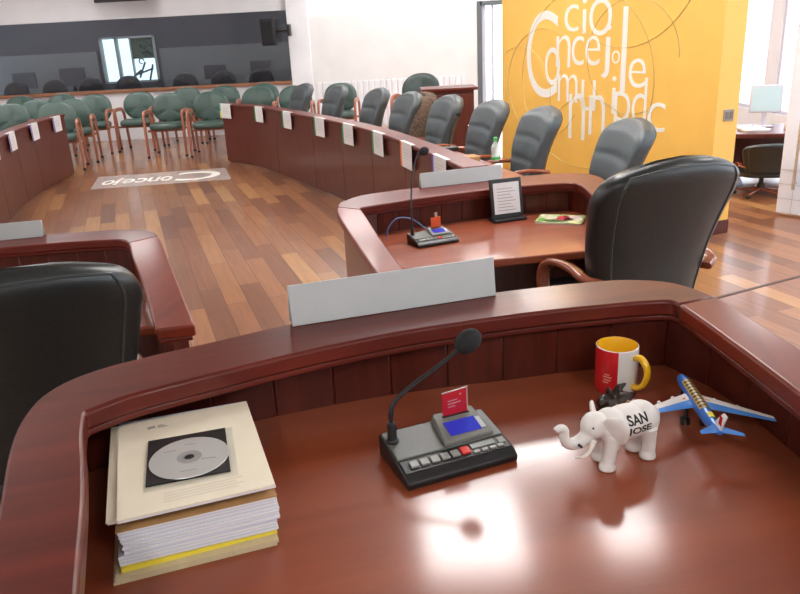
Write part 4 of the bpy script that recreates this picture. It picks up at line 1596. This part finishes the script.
for i in range(4):
    box(b, -0.045, 0.065 - 0.01 * (i % 2), -0.100 - i * 0.007, -0.0975 - i * 0.007, 0.0060, 0.0063)
obj('printed_text', b, mat('faint_print', (0.72, 0.66, 0.55), 0.7), top)
z += 0.0068
# clear case with disc
t = thing('disc_case', 'slim black and clear disc case lying on the topmost cream document', 'disc case', (-0.334, 0.986, z), math.radians(15))
b = NB()
box(b, -0.0595, 0.0595, -0.064, 0.068, 0, 0.0025)
obj('black_insert', b, M_black, t)
b = NB()
box(b, -0.062, 0.070, -0.078, 0.070, 0.0, 0.0008)
obj('clear_tray', b, M_glass, t, 0.0)
t2 = thing('compact_disc', 'silver compact disc lying in the slim case on the papers', 'disc', (-0.330, 0.980, z + 0.0028), 0)
b = NB()
lathe(b, [(0.0075, 0), (0.0585, 0), (0.059, 0.0006), (0.0585, 0.0012), (0.0075, 0.0012)], 64, cap=False)
disc_ = obj('disc', b, M_disc, t2)
b = NB()
lathe(b, [(0.0075, 0.0012), (0.018, 0.0012), (0.0182, 0.0014), (0.0075, 0.0014)], 40, cap=False)
obj('hub_ring', b, M_discgrey, t2)
for (x, y, w_, a) in ((-0.035, 0.018, 0.018, 0.3), (0.030, -0.006, 0.022, 0.1), (0.008, -0.038, 0.024, 0.25), (-0.008, 0.038, 0.016, 0.2)):
    b = NB()
    box(b, -w_ / 2, w_ / 2, -0.0008, 0.0008, 0.0012, 0.0014, Matrix.Translation((x, y, 0)) @ Matrix.Rotation(a, 4, 'Z'))
    obj('handwritten_line', b, M_inkgrey, t2)

# ---------------------------------------------------------------- mug
t = thing('coffee_mug', 'red and white mug with yellow inside and yellow handle', 'mug', (0.416, 1.317, 0.8205), math.radians(-52))
seg = 64
b = NB()
prof = [(0.036, 0.0), (0.0395, 0.003), (0.041, 0.010), (0.041, 0.088), (0.0405, 0.0945), (0.0388, 0.0955)]
lathe(b, prof, seg, cap=False)
b.faces.ensure_lookup_table()
for f in b.faces:
    c = f.calc_center_median()
    a = math.degrees(math.atan2(c.y, c.x)) % 360
    if 190 < a < 312 and 0.004 < c.z < 0.0945:
        f.material_index = 1
obj('body', b, [M_mugwhite, M_mugred], t, ang=50)
b = NB()
lathe(b, [(0.0388, 0.0955), (0.0375, 0.093), (0.0372, 0.012), (0.034, 0.006), (0.001, 0.006)], seg, cap=False)
obj('lining', b, M_mugyel, t, ang=50)
b = NB()
lathe(b, [(0.001, 0.0), (0.036, 0.0), (0.0362, 0.0005)], seg, cap=False)
obj('foot', b, M_mugwhite, t)
b = NB()
tube(b, smooth([(0.038, 0, 0.078), (0.052, 0, 0.082), (0.066, 0, 0.070), (0.069, 0, 0.050), (0.062, 0, 0.030), (0.050, 0, 0.020), (0.038, 0, 0.020)], 28), 0.0075, 0.0055, seg=12, ex=2.6)
obj('handle', b, M_mugyel, t)
b = NB()
for a0, a1, z0 in ((270, 294, 0.040), (272, 292, 0.034), (274, 288, 0.045), (270, 286, 0.029)):
    st = 8
    lo, hi = [], []
    for k in range(st + 1):
        a = math.radians(a0 + (a1 - a0) * k / st)
        for lst, zz in ((lo, z0), (hi, z0 + 0.003)):
            lst.append(b.verts.new((0.0414 * math.cos(a), 0.0414 * math.sin(a), zz)))
    for k in range(st):
        b.faces.new((lo[k], lo[k + 1], hi[k + 1], hi[k]))
obj('printed_mark', b, M_pink, t)

# ---------------------------------------------------------------- carved figurine
t = thing('carved_figurine', 'small dark brown carved animal figurine between the mug and the white elephant', 'figurine', (0.388, 1.222, 0.8205), math.radians(25))
b = NB()
ball(b, (0, 0, 0.018), (0.032, 0.022, 0.018))
ball(b, (0.010, -0.012, 0.028), (0.020, 0.016, 0.016))
ball(b, (-0.022, 0.004, 0.026), (0.018, 0.012, 0.014))
tube(b, [(-0.012, 0.0, 0.03), (-0.016, 0.0, 0.047), (-0.020, 0.0, 0.058)], 0.011, 0.006, seg=8, taper=[1, 0.8, 0.25])
tube(b, [(0.000, 0.004, 0.032), (0.012, 0.004, 0.048), (0.026, 0.002, 0.053)], 0.011, 0.006, seg=8, taper=[1, 0.8, 0.25])
tube(b, [(-0.02, 0.0, 0.024), (-0.036, -0.006, 0.034), (-0.044, -0.010, 0.030)], 0.009, 0.006, seg=8, taper=[1, 0.8, 0.3])
tube(b, [(0.018, 0.0, 0.024), (0.036, -0.004, 0.030), (0.044, -0.002, 0.026)], 0.008, 0.006, seg=8, taper=[1, 0.8, 0.3])
for x, y in ((-0.022, -0.014), (0.022, -0.014), (-0.022, 0.014), (0.022, 0.014)):
    ball(b, (x, y, 0.007), (0.009, 0.009, 0.008), 8)
remesh_obj('body', b, M_carved, t, 0.0022, 3)
for (x, y, zz, r) in ((0.004, -0.028, 0.031, 0.0042), (0.016, -0.028, 0.031, 0.0042)):
    b = NB()
    ring = [(x + r * math.cos(2 * PI * k / 16), y, zz + r * math.sin(2 * PI * k / 16)) for k in range(17)]
    tube(b, ring, 0.0013, seg=6)
    obj('eye_ring', b, M_tan, t)
b = NB()
tube(b, smooth([(-0.034, -0.012, 0.018), (-0.024, -0.020, 0.022), (-0.014, -0.022, 0.030)], 8), 0.002, seg=6)
obj('tan_streak', b, M_tan, t)

# ---------------------------------------------------------------- white elephant
t = thing('elephant_figurine', 'white elephant figurine with black writing on its flank', 'figurine', (0.355, 1.066, 0.8205), math.radians(180 + 21))
t.scale = (1.09, 1.09, 1.07)
b = NB()
ball(b, (-0.004, 0, 0.064), (0.048, 0.0285, 0.0265), 20)
ball(b, (-0.028, 0, 0.065), (0.027, 0.027, 0.027), 18)
ball(b, (0.026, 0, 0.066), (0.026, 0.026, 0.026), 18)
ball(b, (0.055, 0, 0.073), (0.021, 0.018, 0.021), 16)
ball(b, (0.063, 0, 0.062), (0.014, 0.012, 0.016), 14)
tr = smooth([(0.062, 0, 0.062), (0.074, 0, 0.054), (0.088, 0, 0.050), (0.100, 0, 0.054), (0.106, 0, 0.065), (0.106, 0, 0.077), (0.113, 0, 0.083), (0.122, 0, 0.080)], 24)
tube(b, tr, 0.0115, seg=12, taper=[1.05 - 0.62 * (k / 24) ** 0.8 for k in range(25)], up=(0, 1, 0))
for x, y, lean in ((0.032, 0.014, 0.006), (0.032, -0.014, -0.002), (-0.036, 0.014, 0.0), (-0.036, -0.014, 0.004)):
    tube(b, [(x * 0.9, y, 0.055), (x + lean * 0.5, y, 0.032), (x + lean, y, 0.012), (x + lean + 0.001, y, 0.006), (x + lean + 0.001, y, 0.0005)], 0.0125, seg=14, taper=[1.15, 0.85, 0.82, 1.0, 1.02])
body = remesh_obj('body', b, M_eleph, t, 0.0016, 3)
for s in (-1, 1):
    b = NB()
    MR = Matrix.Translation((0.048, s * 0.017, 0.091)) @ Matrix.Rotation(s * math.radians(-40), 4, 'Z') @ Matrix.Rotation(s * math.radians(-14), 4, 'X')
    rings = []
    for yy, k in ((-0.0028, 0.75), (-0.0018, 0.97), (0.0006, 1.0), (0.0026, 0.9), (0.0032, 0.6)):
        ring = []
        for j in range(28):
            c, q = sup(2 * PI * j / 28, 2.3)
            x = -0.015 + 0.0195 * k * c
            zz = -0.018 + (0.022 if q > 0 else 0.030) * k * q * (1 - 0.25 * max(0, -q) * (c > 0))
            ring.append(MR @ Vector((x, s * (yy + 0.004 * (1 - c)), zz)))
        rings.append(ring)
    loft(b, rings)
    obj('ear', b, M_eleph, t, ang=70)
    b = NB()
    tube(b, smooth([(0.062, s * 0.011, 0.054), (0.072, s * 0.016, 0.042), (0.086, s * 0.019, 0.037), (0.099, s * 0.018, 0.040)], 14), 0.0042, seg=8, taper=[1 - 0.75 * k / 14 for k in range(15)])
    obj('tusk', b, M_tusk, t)
    b = NB()
    ball(b, (0.0675, s * 0.0155, 0.078), 0.0016, 8)
    obj('eye', b, M_ink, t)
b = NB()
tube(b, smooth([(-0.053, 0, 0.076), (-0.060, 0.002, 0.066), (-0.060, 0.004, 0.050), (-0.057, 0.004, 0.040)], 12), 0.0028, seg=8, taper=[1 - 0.4 * k / 12 for k in range(13)])
obj('tail', b, M_eleph, t)
b = NB()
tube(b, [(0.0835, 0.012, 0.049), (0.0885, 0.011, 0.054)], 0.0022, seg=6)
obj('trunk_mark', b, M_ink, t)
# SAN JOSE written on the flank that faces the desk's edge (local +y side)
bvh = BVHTree.FromPolygons([v.co for v in body.data.vertices], [p.vertices for p in body.data.polygons])
b = NB()
def flank_text(s_, x_right, z0, w_, h_):
    me, tw, th = text_mesh(s_, 1.0, 0.0, 0.03)
    bt = bmesh.new()
    bt.from_mesh(me)
    bmesh.ops.triangulate(bt, faces=bt.faces)
    for _ in range(2):
        bmesh.ops.subdivide_edges(bt, edges=bt.edges, cuts=1, use_grid_fill=True)
    for v in bt.verts:
        lx = x_right - v.co.x / tw * w_          # local +x is the head, which is the reader's left
        lz = z0 + v.co.y / th * h_
        hit = bvh.ray_cast(Vector((lx, 0.2, lz)), Vector((0, -1, 0)))
        y = hit[0].y if hit[0] else 0.02
        v.co = Vector((lx, y + 0.0006, lz))
    me2 = bpy.data.meshes.new('t')
    bt.to_mesh(me2)
    bt.free()
    b.from_mesh(me2)
flank_text('SAN', 0.012, 0.0715, 0.034, 0.0135)
flank_text('JOSE', 0.014, 0.0545, 0.042, 0.0140)
obj('writing', b, M_ink, t)

# ---------------------------------------------------------------- toy aeroplane
t = thing('toy_airplane', 'blue and white toy airplane on the desk beside the mug', 'toy airplane', (0.515, 1.140, 0.8205), math.radians(90 - 8))
t.location = (0.510, 1.157, 0.8225)
t.rotation_euler = (math.radians(4), 0, math.radians(90 - 5))
t.scale = (1.08, 0.86, 1.0)
b = NB()
zf = 0.044
fus = [(-0.108, 0.2, 0.006), (-0.100, 0.42, 0.004), (-0.08, 0.66, 0.002), (-0.05, 0.92, 0), (0.0, 1.0, 0), (0.06, 1.0, 0), (0.082, 0.92, -0.001), (0.095, 0.72, -0.002), (0.103, 0.42, -0.003), (0.106, 0.15, -0.003)]
rings = []
for x, k, dz in fus:
    rings.append([(x, 0.0128 * k * math.cos(2 * PI * j / 22), zf + dz + 0.0135 * k * math.sin(2 * PI * j / 22)) for j in range(22)])
loft(b, rings)
obj('fuselage', b, M_blue, t, ang=60)
def foil(bm, root, tip, c0, c1, th, dz):
    pr = []
    for (p, c) in ((root, c0), (tip, c1)):
        ring = []
        for j in range(16):
            cc, ss = math.cos(2 * PI * j / 16), math.sin(2 * PI * j / 16)
            ring.append((p[0] + c * 0.5 * cc, p[1], p[2] + th * ss * (0.5 if p is tip else 1)))
        pr.append(ring)
    loft(bm, pr)
for s in (-1, 1):
    b = NB()
    foil(b, (0.018, s * 0.006, 0.040), (-0.052, s * 0.126, 0.049), 0.052, 0.013, 0.0028, 0)
    wg = obj('wing', b, M_blue2, t, ang=60)
    b = NB()
    foil(b, (0.023, s * 0.012, 0.0418), (-0.0485, s * 0.1255, 0.0502), 0.030, 0.009, 0.0018, 0)
    obj('wing_panel', b, M_toywhite, wg, ang=60)
    b = NB()
    foil(b, (0.016, s * 0.020, 0.0428), (0.006, s * 0.034, 0.0440), 0.012, 0.008, 0.0016, 0)
    obj('wing_print', b, M_orange, wg, ang=60)
    for (yy, xx) in ((0.042, 0.014), (0.078, -0.010)):
        b = NB()
        rg = []
        for x, k in ((-0.012, 0.6), (-0.008, 0.9), (0.004, 1.0), (0.010, 0.9), (0.012, 0.7)):
            rg.append([(xx + x, s * yy + 0.0048 * k * math.cos(2 * PI * j / 14), 0.0355 + yy * 0.06 + 0.0048 * k * math.sin(2 * PI * j / 14)) for j in range(14)])
        loft(b, rg)
        obj('engine', b, M_toywhite, wg, ang=60)
    b = NB()
    foil(b, (-0.092, s * 0.003, 0.050), (-0.112, s * 0.040, 0.053), 0.026, 0.009, 0.0018, 0)
    obj('tailplane', b, M_blue2, t, ang=60)
b = NB()
pts = [(-0.078, 0.054), (-0.106, 0.054), (-0.119, 0.086), (-0.106, 0.086)]
L_ = [[b.verts.new((x, y, zz)) for x, zz in pts] for y in (-0.0018, 0.0018)]
b.faces.new(L_[0])
b.faces.new(L_[1][::-1])
for i in range(4):
    b.faces.new((L_[0][i], L_[0][(i + 1) % 4], L_[1][(i + 1) % 4], L_[1][i]))
fin = obj('tail_fin', b, M_toywhite, t, 0.001)
b = NB()
for s in (-1, 1):
    box(b, -0.107, -0.097, s * 0.0022 - 0.0003, s * 0.0022 + 0.0003, 0.062, 0.078)
obj('fin_print', b, M_mugred, fin)
b = NB()
for k in range(9):
    x = -0.032 + k * 0.0105
    rg = []
    for dx in (0, 0.0062):
        row = []
        for a in range(7):
            an = math.radians(38 + 104 * a / 6)
            row.append((x + dx, 0.0131 * math.cos(an), zf + 0.0139 * math.sin(an)))
        rg.append(row)
    vv = [[b.verts.new(p) for p in r] for r in rg]
    for a in range(6):
        b.faces.new((vv[0][a], vv[0][a + 1], vv[1][a + 1], vv[1][a]))
obj('roof_print', b, mat('dark_print', (0.05, 0.035, 0.02), 0.4), t)
b = NB()
rg = []
for x in (-0.036, 0.064):
    rg.append([(x, 0.01295 * math.cos(math.radians(30 + 120 * a / 8)), zf + 0.0137 * math.sin(math.radians(30 + 120 * a / 8))) for a in range(9)])
vv = [[b.verts.new(p) for p in r] for r in rg]
for a in range(8):
    b.faces.new((vv[0][a], vv[0][a + 1], vv[1][a + 1], vv[1][a]))
obj('roof_band', b, M_gold, t)
b = NB()
rg = [[(x, 0.0130 * kk * math.cos(math.radians(60 + 60 * a / 5)), zf + 0.001 + 0.0137 * kk * math.sin(math.radians(60 + 60 * a / 5))) for a in range(6)] for x, kk in ((-0.066, 0.84), (-0.052, 0.94))]
vv = [[b.verts.new(p) for p in r] for r in rg]
for a in range(5):
    b.faces.new((vv[0][a], vv[0][a + 1], vv[1][a + 1], vv[1][a]))
obj('tail_print', b, M_stripeyel, t)
for (x, y) in ((0.078, 0.0), (0.0, 0.020), (0.0, -0.020)):
    b = NB()
    tube(b, [(x, y, 0.04), (x, y, 0.010)], 0.0035, seg=8)
    g = obj('landing_leg', b, M_black, t)
    b = NB()
    for q in (-1, 1):
        Mc = Matrix.Translation((x, y + q * 0.0055, 0.0082)) @ Matrix.Rotation(PI / 2, 4, 'X')
        loft(b, [[Mc @ Vector((r * math.cos(2 * PI * j / 16), r * math.sin(2 * PI * j / 16), zz)) for j in range(16)] for r, zz in ((0.006, -0.003), (0.008, -0.002), (0.008, 0.002), (0.006, 0.003))])
    obj('wheel', b, M_black, g)
